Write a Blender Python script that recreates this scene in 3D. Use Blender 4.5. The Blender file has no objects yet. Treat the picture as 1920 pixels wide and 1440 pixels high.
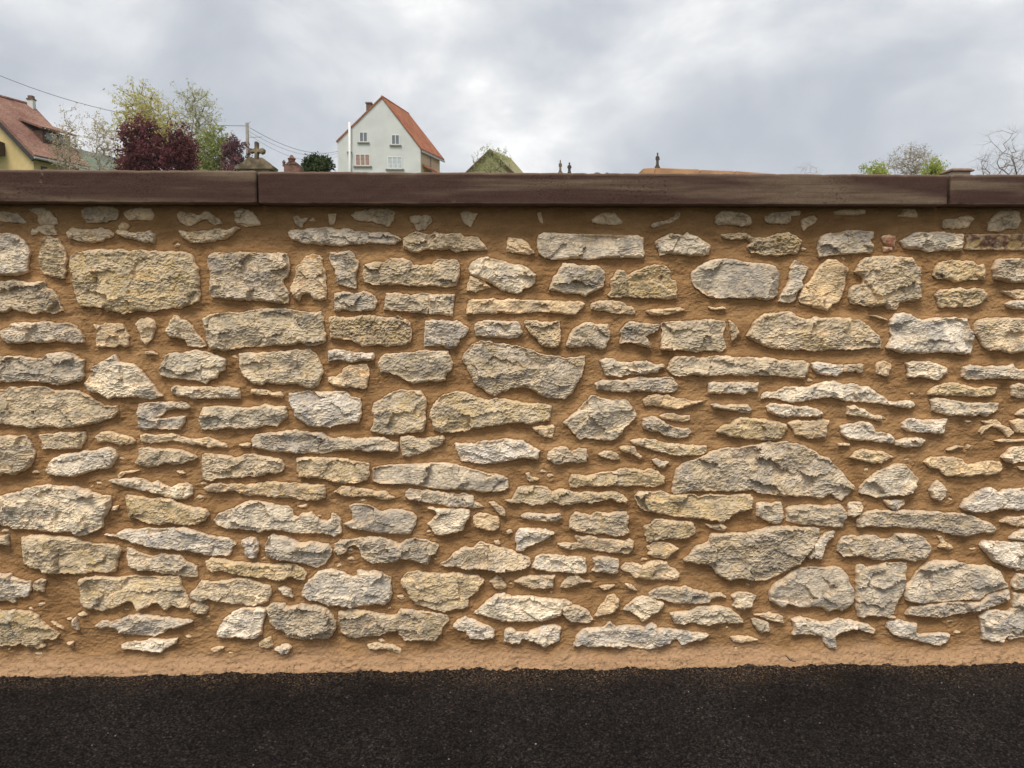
import bpy, bmesh, math, random
import numpy as np
from mathutils import Vector

R = math.radians
scene = bpy.context.scene
COL = scene.collection

# ------------------------------------------------------------------ camera
F_PX = 1442.0
PITCH, YAW = R(4.76), R(1.68)
CAM = np.array((0.0, -3.0, 1.40))
cam = bpy.data.cameras.new('camera')
cam.sensor_fit = 'HORIZONTAL'; cam.sensor_width = 36.0
cam.lens = F_PX / 1920 * 36.0
cam.clip_start = 0.05; cam.clip_end = 6000
co = bpy.data.objects.new('camera', cam); COL.objects.link(co)
co.location = CAM; co.rotation_euler = (R(90) - PITCH, 0, -YAW)
scene.camera = co
FWD = np.array((math.sin(YAW) * math.cos(PITCH), math.cos(YAW) * math.cos(PITCH), -math.sin(PITCH)))
RGT = np.array((math.cos(YAW), -math.sin(YAW), 0.0))
UPV = np.cross(RGT, FWD)

def at(px, py, Y):
    """world point where the photo pixel's ray meets the upright plane y = Y"""
    d = F_PX * FWD + (px - 960) * RGT + (720 - py) * UPV
    return CAM + d * ((Y - CAM[1]) / d[1])

# ------------------------------------------------------------------ sky, sun
SUN_EL, SUN_AZ = R(58), R(203)          # behind the camera, a little to the left
SKY_OFF = (5.68, 15.1, 1.0)
world = bpy.data.worlds.new('World'); scene.world = world
world.use_nodes = True
wn, wl = world.node_tree.nodes, world.node_tree.links
wn.clear()
def W(t, **k):
    n = wn.new(t)
    for a, b in k.items(): setattr(n, a, b)
    return n
wout = W('ShaderNodeOutputWorld'); bg = W('ShaderNodeBackground')
sky = W('ShaderNodeTexSky', sky_type='NISHITA', sun_disc=False, sun_elevation=SUN_EL, sun_rotation=SUN_AZ)
tc = W('ShaderNodeTexCoord'); sep = W('ShaderNodeSeparateXYZ')
wl.new(tc.outputs['Generated'], sep.inputs[0])
mp = W('ShaderNodeMapping'); mp.inputs['Location'].default_value = SKY_OFF; mp.inputs['Scale'].default_value = (1.0, 1.0, 1.55)
wl.new(tc.outputs['Generated'], mp.inputs[0])
def wnoise(scale, detail, rough, dist, vec):
    n = W('ShaderNodeTexNoise'); wl.new(vec, n.inputs['Vector'])
    for k, x in (('Scale', scale), ('Detail', detail), ('Roughness', rough), ('Distortion', dist)): n.inputs[k].default_value = x
    return n.outputs['Fac']
def wmath(op, a, b):
    n = W('ShaderNodeMath', operation=op)
    for i, x in enumerate((a, b)):
        if isinstance(x, float): n.inputs[i].default_value = x
        else: wl.new(x, n.inputs[i])
    return n.outputs[0]
mass = wnoise(2.1, 3.0, .5, .2, mp.outputs[0])            # broad cloud masses
lump = wnoise(4.6, 10.0, .58, .30, mp.outputs[0])          # billows and torn edges
fac = wmath('ADD', wmath('MULTIPLY', mass, .50), wmath('MULTIPLY', lump, .50))
ramp = W('ShaderNodeValToRGB'); wl.new(fac, ramp.inputs[0])
e = ramp.color_ramp.elements
e[0].position = 0.40; e[0].color = (0.268, 0.281, 0.306, 1)
e[1].position = 0.625; e[1].color = (0.640, 0.630, 0.612, 1)
for p, c in ((0.46, (0.312, 0.325, 0.347, 1)), (0.51, (0.375, 0.384, 0.397, 1)), (0.55, (0.430, 0.434, 0.438, 1)), (0.585, (0.505, 0.503, 0.497, 1))):
    x = e.new(p); x.color = c
sk = W('ShaderNodeMixRGB', blend_type='MULTIPLY'); sk.inputs[0].default_value = 1
wl.new(sky.outputs[0], sk.inputs[1]); sk.inputs[2].default_value = (0.10, 0.10, 0.10, 1)
mx = W('ShaderNodeMixRGB'); mx.inputs[0].default_value = 0.94
wl.new(sk.outputs[0], mx.inputs[1]); wl.new(ramp.outputs[0], mx.inputs[2])
wl.new(mx.outputs[0], bg.inputs[0]); bg.inputs[1].default_value = 1.0
wl.new(bg.outputs[0], wout.inputs[0])

sl = bpy.data.lights.new('sun', 'SUN'); sl.energy = 1.5; sl.angle = R(24); sl.color = (1.0, 0.94, 0.85)
so = bpy.data.objects.new('sun', sl); COL.objects.link(so)
sd = Vector((math.sin(SUN_AZ) * math.cos(SUN_EL), math.cos(SUN_AZ) * math.cos(SUN_EL), math.sin(SUN_EL)))
so.rotation_euler = sd.to_track_quat('Z', 'Y').to_euler(); so.location = (0, -20, 30)

scene.view_settings.view_transform = 'Standard'; scene.view_settings.look = 'None'
scene.view_settings.exposure = 1.05; scene.view_settings.gamma = 1.0
scene.view_settings.use_curve_mapping = False

# ------------------------------------------------------------------ noise in numpy
def _hash(ix, iy, seed):
    h = (ix.astype(np.int64) * 374761393 + iy.astype(np.int64) * 668265263 + seed * 1442695041) & 0xFFFFFFFF
    h = ((h ^ (h >> 13)) * 1274126177) & 0xFFFFFFFF
    h = ((h ^ (h >> 16)) * 2246822519) & 0xFFFFFFFF
    return ((h ^ (h >> 15)) & 0xFFFFFF) / float(0xFFFFFF)
def perlin(x, y, seed=0):
    ix, iy = np.floor(x), np.floor(y); fx, fy = x - ix, y - iy
    u, v = fx * fx * fx * (fx * (fx * 6 - 15) + 10), fy * fy * fy * (fy * (fy * 6 - 15) + 10)
    def g(dx, dy):
        a = _hash(ix + dx, iy + dy, seed) * 2 * math.pi
        return np.cos(a) * (fx - dx) + np.sin(a) * (fy - dy)
    a, b, c, d = g(0, 0), g(1, 0), g(0, 1), g(1, 1)
    return ((a * (1 - u) + b * u) * (1 - v) + (c * (1 - u) + d * u) * v) * 1.5
def fbm(x, y, seed=0, oct=4, gain=0.5):
    s, a = 0, 1.0
    for o in range(oct):
        s = s + a * perlin(x, y, seed + o * 17); x, y, a = x * 2.03, y * 2.03, a * gain
    return s
def worley(x, y, seed=0):
    """distance to the nearest feature point and that cell's random number and centre"""
    ix, iy = np.floor(x), np.floor(y)
    best = np.full(np.shape(x), 9.0); cid = np.zeros(np.shape(x)); cx = np.zeros(np.shape(x)); cy = np.zeros(np.shape(x))
    for dx in (-1, 0, 1):
        for dy in (-1, 0, 1):
            jx, jy = ix + dx, iy + dy
            px, py = jx + _hash(jx, jy, seed), jy + _hash(jx, jy, seed + 5)
            d = np.hypot(px - x, py - y); m = d < best
            best = np.where(m, d, best); cid = np.where(m, _hash(jx, jy, seed + 11), cid)
            cx = np.where(m, px, cx); cy = np.where(m, py, cy)
    return best, cid, cx, cy
def sstep(a, b, x):
    t = np.clip((x - a) / (b - a), 0, 1); return t * t * (3 - 2 * t)

# ------------------------------------------------------------------ objects
def tag(o, label=None, cat=None, group=None, kind=None):
    for k, v in (('label', label), ('category', cat), ('group', group), ('kind', kind)):
        if v: o[k] = v
    return o
def empty(name, loc, label, cat, group=None):
    o = bpy.data.objects.new(name, None); COL.objects.link(o); o.location = loc
    o.empty_display_size = 0.2
    return tag(o, label, cat, group)
def link(name, me, mat, parent=None, loc=None):
    """loc is the world place of the mesh's origin"""
    o = bpy.data.objects.new(name, me); COL.objects.link(o)
    if mat is not None and not me.materials: me.materials.append(mat)
    l = Vector(loc) if loc is not None else Vector((0, 0, 0))
    if parent is not None:
        o.parent = parent
        p = parent; off = Vector((0, 0, 0))
        while p is not None: off += p.location; p = p.parent
        o.location = l - off
    else: o.location = l
    return o
def np_mesh(name, v, f, smooth=True, attrs=None):
    me = bpy.data.meshes.new(name)
    v = np.asarray(v, np.float32); f = np.asarray(f, np.int32); k = f.shape[1]
    me.vertices.add(len(v)); me.vertices.foreach_set('co', v.ravel())
    me.loops.add(f.size); me.loops.foreach_set('vertex_index', f.ravel())
    me.polygons.add(len(f)); me.polygons.foreach_set('loop_start', np.arange(len(f), dtype=np.int32) * k)
    me.polygons.foreach_set('loop_total', np.full(len(f), k, np.int32))
    me.polygons.foreach_set('use_smooth', np.full(len(f), smooth, bool))
    me.update(calc_edges=True)
    for n, a in (attrs or {}).items():
        me.attributes.new(n, 'FLOAT', 'POINT').data.foreach_set('value', np.asarray(a, np.float32))
    return me

class MB:
    """collects boxes, prisms and tubes into one mesh"""
    def __init__(s): s.v, s.f = [], []
    def poly(s, pts, faces):
        n = len(s.v); s.v += [tuple(p) for p in pts]; s.f += [tuple(i + n for i in q) for q in faces]; return s
    def box(s, x0, x1, y0, y1, z0, z1):
        return s.poly([(x0,y0,z0),(x1,y0,z0),(x1,y1,z0),(x0,y1,z0),(x0,y0,z1),(x1,y0,z1),(x1,y1,z1),(x0,y1,z1)],
                      [(3,2,1,0),(4,5,6,7),(0,1,5,4),(1,2,6,5),(2,3,7,6),(3,0,4,7)])
    def obox(s, c, ax, ay, az):
        """box about c with three half-axis vectors"""
        c, ax, ay, az = map(np.array, (c, ax, ay, az)); p = []
        for k in (-1, 1):
            for i, j in ((-1,-1),(1,-1),(1,1),(-1,1)): p.append(c + i * ax + j * ay + k * az)
        return s.poly(p, [(3,2,1,0),(4,5,6,7),(0,1,5,4),(1,2,6,5),(2,3,7,6),(3,0,4,7)])
    def slab(s, pts, t):
        """flat polygon given thickness vector t"""
        n = len(pts); a = [np.array(p, float) for p in pts]; b = [p + np.array(t) for p in a]
        return s.poly(a + b, [tuple(range(n))[::-1], tuple(range(n, 2 * n))] + [(i, (i + 1) % n, (i + 1) % n + n, i + n) for i in range(n)])
    def tube(s, a, b, r0, r1=None, k=8):
        a, b = np.array(a, float), np.array(b, float); r1 = r0 if r1 is None else r1
        d = b - a; d /= np.linalg.norm(d) + 1e-12
        u = np.cross(d, (0, 0, 1.0) if abs(d[2]) < .9 else (1.0, 0, 0)); u /= np.linalg.norm(u); w = np.cross(d, u)
        p = [a + r0 * (math.cos(t) * u + math.sin(t) * w) for t in np.arange(k) * 2 * math.pi / k]
        p += [b + r1 * (math.cos(t) * u + math.sin(t) * w) for t in np.arange(k) * 2 * math.pi / k]
        return s.poly(p, [(i, (i + 1) % k, (i + 1) % k + k, i + k) for i in range(k)] + [tuple(range(k))[::-1], tuple(range(k, 2 * k))])
    def lathe(s, c, prof, k=12, sx=1, sy=1):
        c = np.array(c, float); n = len(prof); p = []
        for r, z in prof:
            p += [c + np.array((r * sx * math.cos(t), r * sy * math.sin(t), z)) for t in np.arange(k) * 2 * math.pi / k]
        f = [(j * k + i, j * k + (i + 1) % k, (j + 1) * k + (i + 1) % k, (j + 1) * k + i) for j in range(n - 1) for i in range(k)]
        return s.poly(p, f + [tuple(range(k))[::-1], tuple(range((n - 1) * k, n * k))])
    def build(s, name, mat, parent=None, smooth=False, bevel=0):
        c = np.array(s.v).mean(0)
        me = bpy.data.meshes.new(name); me.from_pydata([tuple(np.array(p) - c) for p in s.v], [], s.f)
        bm = bmesh.new(); bm.from_mesh(me); bmesh.ops.recalc_face_normals(bm, faces=bm.faces)
        if bevel: bmesh.ops.bevel(bm, geom=bm.edges[:], offset=bevel, segments=2, affect='EDGES', clamp_overlap=True)
        bm.to_mesh(me); bm.free()
        if smooth: me.polygons.foreach_set('use_smooth', [True] * len(me.polygons))
        return link(name, me, mat, parent, c)

# ------------------------------------------------------------------ materials
class NT:
    def __init__(s, name, rough=0.9, spec=0.3):
        s.m = bpy.data.materials.new(name); s.m.use_nodes = True
        s.t = s.m.node_tree; s.n = s.t.nodes; s.l = s.t.links
        s.b = s.n['Principled BSDF']; s.b.inputs['Roughness'].default_value = rough
        s.b.inputs['Specular IOR Level'].default_value = spec
        s.co = s.n.new('ShaderNodeTexCoord').outputs['Object']
    def put(s, sock, v):
        if isinstance(v, bpy.types.NodeSocket): s.l.new(v, sock)
        elif v is not None: sock.default_value = v if not isinstance(v, tuple) or len(v) != 3 or sock.type != 'RGBA' else (*v, 1)
    def noise(s, scale, detail=4, rough=0.55, vec=None, dist=0.0, stretch=None):
        v = vec or s.co
        if stretch:
            m = s.n.new('ShaderNodeMapping'); m.inputs['Scale'].default_value = stretch; s.l.new(v, m.inputs[0]); v = m.outputs[0]
        n = s.n.new('ShaderNodeTexNoise'); s.l.new(v, n.inputs['Vector'])
        for k, x in (('Scale', scale), ('Detail', detail), ('Roughness', rough), ('Distortion', dist)): n.inputs[k].default_value = x
        return n.outputs['Fac']
    def voro(s, scale, vec=None, feat='F1', out='Distance'):
        n = s.n.new('ShaderNodeTexVoronoi'); n.feature = feat; n.inputs['Scale'].default_value = scale
        s.l.new(vec or s.co, n.inputs['Vector']); return n.outputs[out]
    def math(s, op, a, b=0.0, c=None):
        n = s.n.new('ShaderNodeMath'); n.operation = op; s.put(n.inputs[0], a); s.put(n.inputs[1], b)
        if c is not None: s.put(n.inputs[2], c)
        return n.outputs[0]
    def step(s, v, a, b, lo=0.0, hi=1.0):
        n = s.n.new('ShaderNodeMapRange'); n.interpolation_type = 'SMOOTHSTEP'; s.put(n.inputs[0], v)
        for i, x in enumerate((a, b, lo, hi)): n.inputs[i + 1].default_value = x
        return n.outputs[0]
    def mix(s, f, a, b, mode='MIX'):
        n = s.n.new('ShaderNodeMixRGB'); n.blend_type = mode
        for i, x in enumerate((f, a, b)): s.put(n.inputs[i], x)
        return n.outputs[0]
    def attr(s, name, typ='GEOMETRY', out='Fac'):
        n = s.n.new('ShaderNodeAttribute'); n.attribute_type = typ; n.attribute_name = name; return n.outputs[out]
    def info(s, out): return s.n.new('ShaderNodeObjectInfo').outputs[out]
    def bump(s, h, dist, strength=1.0, prev=None):
        n = s.n.new('ShaderNodeBump'); n.inputs['Distance'].default_value = dist; n.inputs['Strength'].default_value = strength
        s.l.new(h, n.inputs['Height'])
        if prev is not None: s.l.new(prev, n.inputs['Normal'])
        s.l.new(n.outputs[0], s.b.inputs['Normal']); return n.outputs[0]
    def col(s, c): s.put(s.b.inputs['Base Color'], c); return s.m

def plain(name, c, rough=0.85, var=0.25, scale=3.0, spec=0.3, bump=0.0, bscale=40.0):
    t = NT(name, rough, spec)
    n = t.noise(scale, 5)
    k = t.step(n, 0.3, 0.7, 1 - var, 1 + var)
    if bump: t.bump(t.noise(bscale, 4), bump)
    return t.col(t.mix(1.0, c, k, 'MULTIPLY'))

def stone_material():
    t = NT('limestone', 0.92, 0.2)
    v = t.n.new('ShaderNodeVectorMath'); v.operation = 'ADD'
    m = t.n.new('ShaderNodeVectorMath'); m.operation = 'SCALE'; m.inputs[0].default_value = (37.0, 53.0, 71.0)
    t.l.new(t.info('Random'), m.inputs['Scale']); t.l.new(t.co, v.inputs[0]); t.l.new(m.outputs[0], v.inputs[1])
    t.co = v.outputs[0]
    base = t.info('Color')
    edge, pit, och = t.attr('edge'), t.attr('pit', 'OBJECT'), t.attr('ochre', 'OBJECT')
    cloud = t.noise(13, 6, 0.6, dist=0.4)
    grain = t.noise(95, 6, 0.65)
    fine = t.noise(330, 4, 0.7)
    c = t.mix(t.step(cloud, 0.34, 0.66), t.mix(1.0, base, (0.69, 0.695, 0.715), 'MULTIPLY'), t.mix(1.0, base, (1.28, 1.24, 1.17), 'MULTIPLY'))
    c = t.mix(t.step(grain, 0.30, 0.70, 0.0, 1.0), t.mix(1.0, c, (0.78, 0.77, 0.76), 'MULTIPLY'), t.mix(1.0, c, (1.20, 1.19, 1.17), 'MULTIPLY'))
    # ochre iron staining in patches
    st = t.math('MULTIPLY', t.step(t.noise(17, 5, 0.6, dist=0.6), 0.45, 0.62), och)
    c = t.mix(st, c, (0.60, 0.425, 0.175))
    # black lichen and open pores
    sp = t.step(t.noise(70, 5, 0.7, stretch=(0.8, 1, 1.7)), 0.525, 0.645)
    pa = t.step(t.noise(11, 3, 0.5), 0.40, 0.58)
    c = t.mix(t.math('MULTIPLY', t.math('MULTIPLY', sp, pa), pit), c, (0.12, 0.10, 0.078))
    # thin hairlines
    # mortar wiped over the rim
    n2 = t.noise(42, 5, 0.65)
    film = t.step(t.math('ADD', edge, t.math('MULTIPLY', t.math('SUBTRACT', n2, 0.5), 0.085)), -0.008, 0.015, 0.85, 0.0)
    c = t.mix(film, c, (0.70, 0.505, 0.315))
    dust = t.step(t.noise(22, 6, 0.65), 0.50, 0.68, 0.0, 0.65)
    c = t.mix(dust, c, (0.74, 0.600, 0.425))
    # fissures along the bedding and across it, with a darker colour mixed into them
    wv = t.n.new('ShaderNodeVectorMath'); wv.operation = 'ADD'
    wn_ = t.n.new('ShaderNodeTexNoise'); wn_.inputs['Scale'].default_value = 38; wn_.inputs['Detail'].default_value = 5; t.l.new(t.co, wn_.inputs['Vector'])
    ws = t.n.new('ShaderNodeVectorMath'); ws.operation = 'SCALE'; ws.inputs['Scale'].default_value = 0.045; t.l.new(wn_.outputs['Color'], ws.inputs[0])
    t.l.new(t.co, wv.inputs[0]); t.l.new(ws.outputs[0], wv.inputs[1])
    st_ = t.n.new('ShaderNodeMapping'); st_.inputs['Scale'].default_value = (0.55, 0.7, 1.5); t.l.new(wv.outputs[0], st_.inputs[0])
    cr = t.step(t.voro(24, st_.outputs[0], 'DISTANCE_TO_EDGE'), 0.0, 0.055, 1.0, 0.0)
    cr = t.math('MULTIPLY', cr, t.step(t.noise(19, 3, 0.5), 0.46, 0.60))
    c = t.mix(t.math('MULTIPLY', cr, 0.55), c, (0.15, 0.115, 0.08))
    b0 = t.bump(t.math('SUBTRACT', 1.0, cr), 0.004, 0.6)
    b1 = t.bump(t.noise(120, 6, 0.68), 0.0026, 0.6, b0)
    t.bump(fine, 0.0013, 0.6, b1)
    return t.col(c)

def mortar_material():
    t = NT('lime_mortar', 0.95, 0.15)
    big, mid, fine = t.noise(2.6, 5, 0.6), t.noise(16, 6, 0.62, stretch=(0.6, 1, 1.5)), t.noise(420, 3, 0.7)
    c = t.mix(t.step(big, 0.32, 0.68), (0.372, 0.205, 0.086), (0.485, 0.283, 0.130))
    c = t.mix(t.step(mid, 0.30, 0.72), t.mix(1.0, c, (0.80, 0.78, 0.75), 'MULTIPLY'), t.mix(1.0, c, (1.13, 1.14, 1.16), 'MULTIPLY'))
    c = t.mix(t.step(fine, 0.32, 0.70, 0, 1), t.mix(1.0, c, (0.80, 0.79, 0.77), 'MULTIPLY'), t.mix(1.0, c, (1.16, 1.16, 1.16), 'MULTIPLY'))
    grit = t.noise(900, 2, 0.6)
    c = t.mix(t.step(grit, 0.58, 0.70, 0, 0.55), c, (0.60, 0.44, 0.27))
    c = t.mix(t.step(grit, 0.42, 0.32, 0, 0.5), c, (0.15, 0.085, 0.04))
    bloom = t.math('MULTIPLY', t.step(t.noise(5.5, 6, 0.7), 0.55, 0.72), t.step(t.noise(60, 4, 0.6), 0.35, 0.65))
    c = t.mix(t.math('MULTIPLY', bloom, 0.45), c, (0.56, 0.40, 0.25))
    # dry, paler splash band along the foot
    sx = t.n.new('ShaderNodeSeparateXYZ'); t.l.new(t.n.new('ShaderNodeTexCoord').outputs['Object'], sx.inputs[0])
    zz = t.math('ADD', sx.outputs[2], t.math('MULTIPLY', t.math('SUBTRACT', t.noise(7, 4), 0.5), 0.12))
    c = t.mix(t.step(zz, 0.035, 0.105, 0.85, 0.0), c, (0.54, 0.335, 0.190))
    spl = t.math('MULTIPLY', t.step(t.noise(75, 4, 0.65), 0.54, 0.64), t.step(zz, 0.0, 0.10, 0.75, 0.0))
    c = t.mix(spl, c, (0.16, 0.10, 0.06))
    b1 = t.bump(t.noise(70, 6, 0.72, stretch=(0.5, 1, 1.6)), 0.006, 0.8)
    t.bump(fine, 0.003, 0.9, b1)
    return t.col(c)

def asphalt_material():
    t = NT('asphalt', 0.9, 0.10)
    g = t.noise(150, 5, 0.72); big = t.noise(1.7, 5, 0.6)
    vo = t.n.new('ShaderNodeTexVoronoi'); vo.inputs['Scale'].default_value = 135; t.l.new(t.co, vo.inputs['Vector'])
    sh = t.n.new('ShaderNodeSeparateColor'); t.l.new(vo.outputs['Color'], sh.inputs[0])
    c = t.mix(sh.outputs[0], (0.008, 0.0068, 0.0066), (0.044, 0.035, 0.033))
    c = t.mix(t.step(vo.outputs['Distance'], 0.30, 0.62), c, (0.0015, 0.0013, 0.0013))
    c = t.mix(t.step(g, 0.36, 0.70, 0.0, 0.55), c, (0.026, 0.0215, 0.020))
    c = t.mix(t.step(sh.outputs[1], 0.93, 0.99, 0, 0.5), c, (0.078, 0.062, 0.054))
    c = t.mix(1.0, c, t.step(big, 0.33, 0.68, 0.72, 1.3), 'MULTIPLY')
    v2 = t.n.new('ShaderNodeTexVoronoi'); v2.inputs['Scale'].default_value = 60; t.l.new(t.co, v2.inputs['Vector'])
    s2 = t.n.new('ShaderNodeSeparateColor'); t.l.new(v2.outputs['Color'], s2.inputs[0])
    chip = t.math('MULTIPLY', t.step(s2.outputs[0], 0.950, 0.956), t.step(v2.outputs['Distance'], 0.13, 0.19, 1, 0))
    c = t.mix(t.math('MULTIPLY', chip, s2.outputs[1]), c, (0.36, 0.31, 0.25))
    # mortar crumbs and sand close to the wall
    sx = t.n.new('ShaderNodeSeparateXYZ'); t.l.new(t.co, sx.inputs[0])
    near = t.step(t.math('ADD', sx.outputs[1], t.math('MULTIPLY', t.math('SUBTRACT', t.noise(3.2, 5, 0.65), 0.5), 0.50)), -0.22, 0.06)
    cr = t.math('MULTIPLY', t.step(t.noise(130, 4, 0.7), 0.54, 0.62), near)
    c = t.mix(t.math('MULTIPLY', cr, 0.85), c, (0.30, 0.185, 0.095))
    t.bump(g, 0.004, 0.9)
    t.put(t.b.inputs['Roughness'], t.step(g, 0.3, 0.7, 0.6, 0.95))
    return t.col(c)

def coping_material():
    t = NT('red_sandstone', 0.82, 0.15)
    v = t.n.new('ShaderNodeVectorMath'); v.operation = 'ADD'
    m = t.n.new('ShaderNodeVectorMath'); m.operation = 'SCALE'; m.inputs[0].default_value = (11.0, 0.0, 7.3)
    t.l.new(t.info('Random'), m.inputs['Scale']); t.l.new(t.co, v.inputs[0]); t.l.new(m.outputs[0], v.inputs[1])
    t.co = v.outputs[0]
    band = t.noise(1.0, 4, 0.5, stretch=(0.9, 3, 11.0), dist=0.5)
    vein = t.noise(1.0, 6, 0.6, stretch=(3, 10, 75), dist=0.5)
    grain = t.noise(420, 3, 0.7)
    c = t.mix(t.step(band, 0.44, 0.62), (0.078, 0.044, 0.034), (0.185, 0.132, 0.090))
    c = t.mix(t.step(vein, 0.42, 0.66, 0.0, 0.35), c, (0.048, 0.022, 0.017))
    c = t.mix(t.step(grain, 0.35, 0.66), t.mix(1.0, c, (0.74, 0.72, 0.71), 'MULTIPLY'), t.mix(1.0, c, (1.26, 1.26, 1.26), 'MULTIPLY'))
    sp = t.math('MULTIPLY', t.step(t.noise(120, 3, 0.6, stretch=(0.6, 1, 1.6)), 0.56, 0.64), t.step(t.noise(3.5, 4), 0.46, 0.60))
    c = t.mix(t.math('MULTIPLY', sp, 0.75), c, (0.018, 0.009, 0.008))
    lime = t.math('MULTIPLY', t.step(t.noise(4.2, 5, 0.7), 0.66, 0.76), t.step(t.noise(70, 4), 0.45, 0.6))
    c = t.mix(t.math('MULTIPLY', lime, 0.7), c, (0.34, 0.25, 0.16))
    c = t.mix(t.attr('edge'), c, (0.30, 0.205, 0.150))
    t.bump(grain, 0.0012, 0.7)
    return t.col(c)

M_STONE, M_MORTAR, M_ASPH, M_COPE = stone_material(), mortar_material(), asphalt_material(), coping_material()

# ------------------------------------------------------------------ the stones, traced from the photograph
# one entry per stone: kind, then outline corners in quarter pixels from the tile's corner
STONES = {}
STONES[(0, 380)] = '''
d -20,65 60,70 110,90 135,78 165,115 192,152 120,148 0,140 -20,140
d 215,50 260,38 320,42 385,75 415,115 432,162 370,165 300,168 285,120 290,95 250,75
d 240,195 265,205 285,175 400,170 400,200 420,205 428,240 350,242 300,215 262,230 235,242
d 605,60 640,35 720,28 830,32 885,55 893,85 870,132 835,130 800,145 730,150 650,145 625,110
d 930,80 975,48 1060,40 1130,45 1158,95 1140,130 1050,125 975,132 945,110
d 1325,85 1350,65 1380,72 1390,100 1410,82 1450,85 1490,100 1520,70 1560,68 1600,95 1650,130 1665,158 1610,165 1570,140 1545,120 1500,130 1440,170 1400,178 1370,155 1345,125
d 1755,70 1800,48 1860,50 1900,80 1930,120 1950,160 1920,172 1850,182 1785,165 1762,130
c 490,225 540,188 590,195 650,205 720,195 770,190 830,215 855,235 850,255 790,265 760,285 700,295 640,295 580,285 550,270 515,270
c 885,180 910,150 950,155 975,175 950,200 900,208
g 862,225 880,208 940,215 1020,228 1130,212 1158,240 1150,305 1080,295 1020,280 950,260 900,245
o 1340,205 1400,225 1480,215 1560,210 1640,195 1700,205 1740,190 1770,175 1800,190 1750,215 1730,245 1690,265 1620,275 1580,295 1500,300 1440,300 1390,275 1350,240
w -40,235 70,228 130,245 175,285 205,330 220,390 205,430 198,520 170,540 100,545 0,545 -40,545
y 340,258 390,265 440,280 470,330 490,380 498,440 480,490 490,520 485,570 440,568 390,550 330,535 310,500 305,460 290,420 295,370 315,330 310,290
o 525,400 560,378 640,360 740,352 850,355 920,348 970,365 1010,352 1100,360 1200,370 1290,365 1390,368 1430,385 1450,430 1485,490 1490,560 1488,640 1505,690 1485,740 1420,765 1360,790 1270,790 1180,805 1120,820 1060,805 1000,815 920,835 880,825 840,805 800,818 770,790 690,780 610,780 575,730 560,660 545,600 545,540 520,480
p 1580,380 1640,370 1700,380 1800,372 1920,375 2000,378 2140,378 2165,410 2168,500 2150,560 2120,580 2125,620 2150,640 2165,700 2160,755 2060,750 1980,735 1900,730 1840,735 1700,720 1590,710 1570,660 1570,590 1580,530 1555,480 1560,410
p -40,590 40,590 110,578 160,590 210,600 330,590 345,640 400,660 430,710 450,770 470,810 400,828 330,818 240,830 150,815 80,795 40,820 -40,830
p 0,960 60,940 80,910 160,898 240,905 330,892 420,905 500,905 560,925 600,965 620,1000 628,1048 560,1055 480,1045 420,1035 340,1050 230,1045 170,1058 60,1050 20,1030 5,990
c 700,910 740,925 790,905 860,908 920,910 945,950 965,1000 960,1040 965,1075 930,1080 890,1065 880,1080 790,1085 725,1080 720,1030 735,970
c 1015,910 1060,870 1110,865 1150,880 1168,910 1160,960 1130,1030 1095,1062 1060,1040 1045,970
g 1300,845 1335,850 1360,880 1400,890 1440,930 1480,990 1530,1040 1545,1075 1500,1085 1410,1078 1385,1030 1330,1010 1265,1010 1240,960 1265,915
c 1085,1118 1140,1115 1190,1140 1130,1137 1090,1135
g 1520,870 1560,845 1640,830 1720,820 1800,830 1920,800 2020,790 2120,790 2200,810 2320,825 2390,825 2410,815 2425,870 2430,930 2442,980 2435,1040 2390,1065 2320,1075 2260,1050 2160,1070 2070,1065 1980,1078 1850,1080 1760,1100 1690,1115 1620,1100 1580,1100 1550,1040 1545,980 1525,930'''
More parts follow.
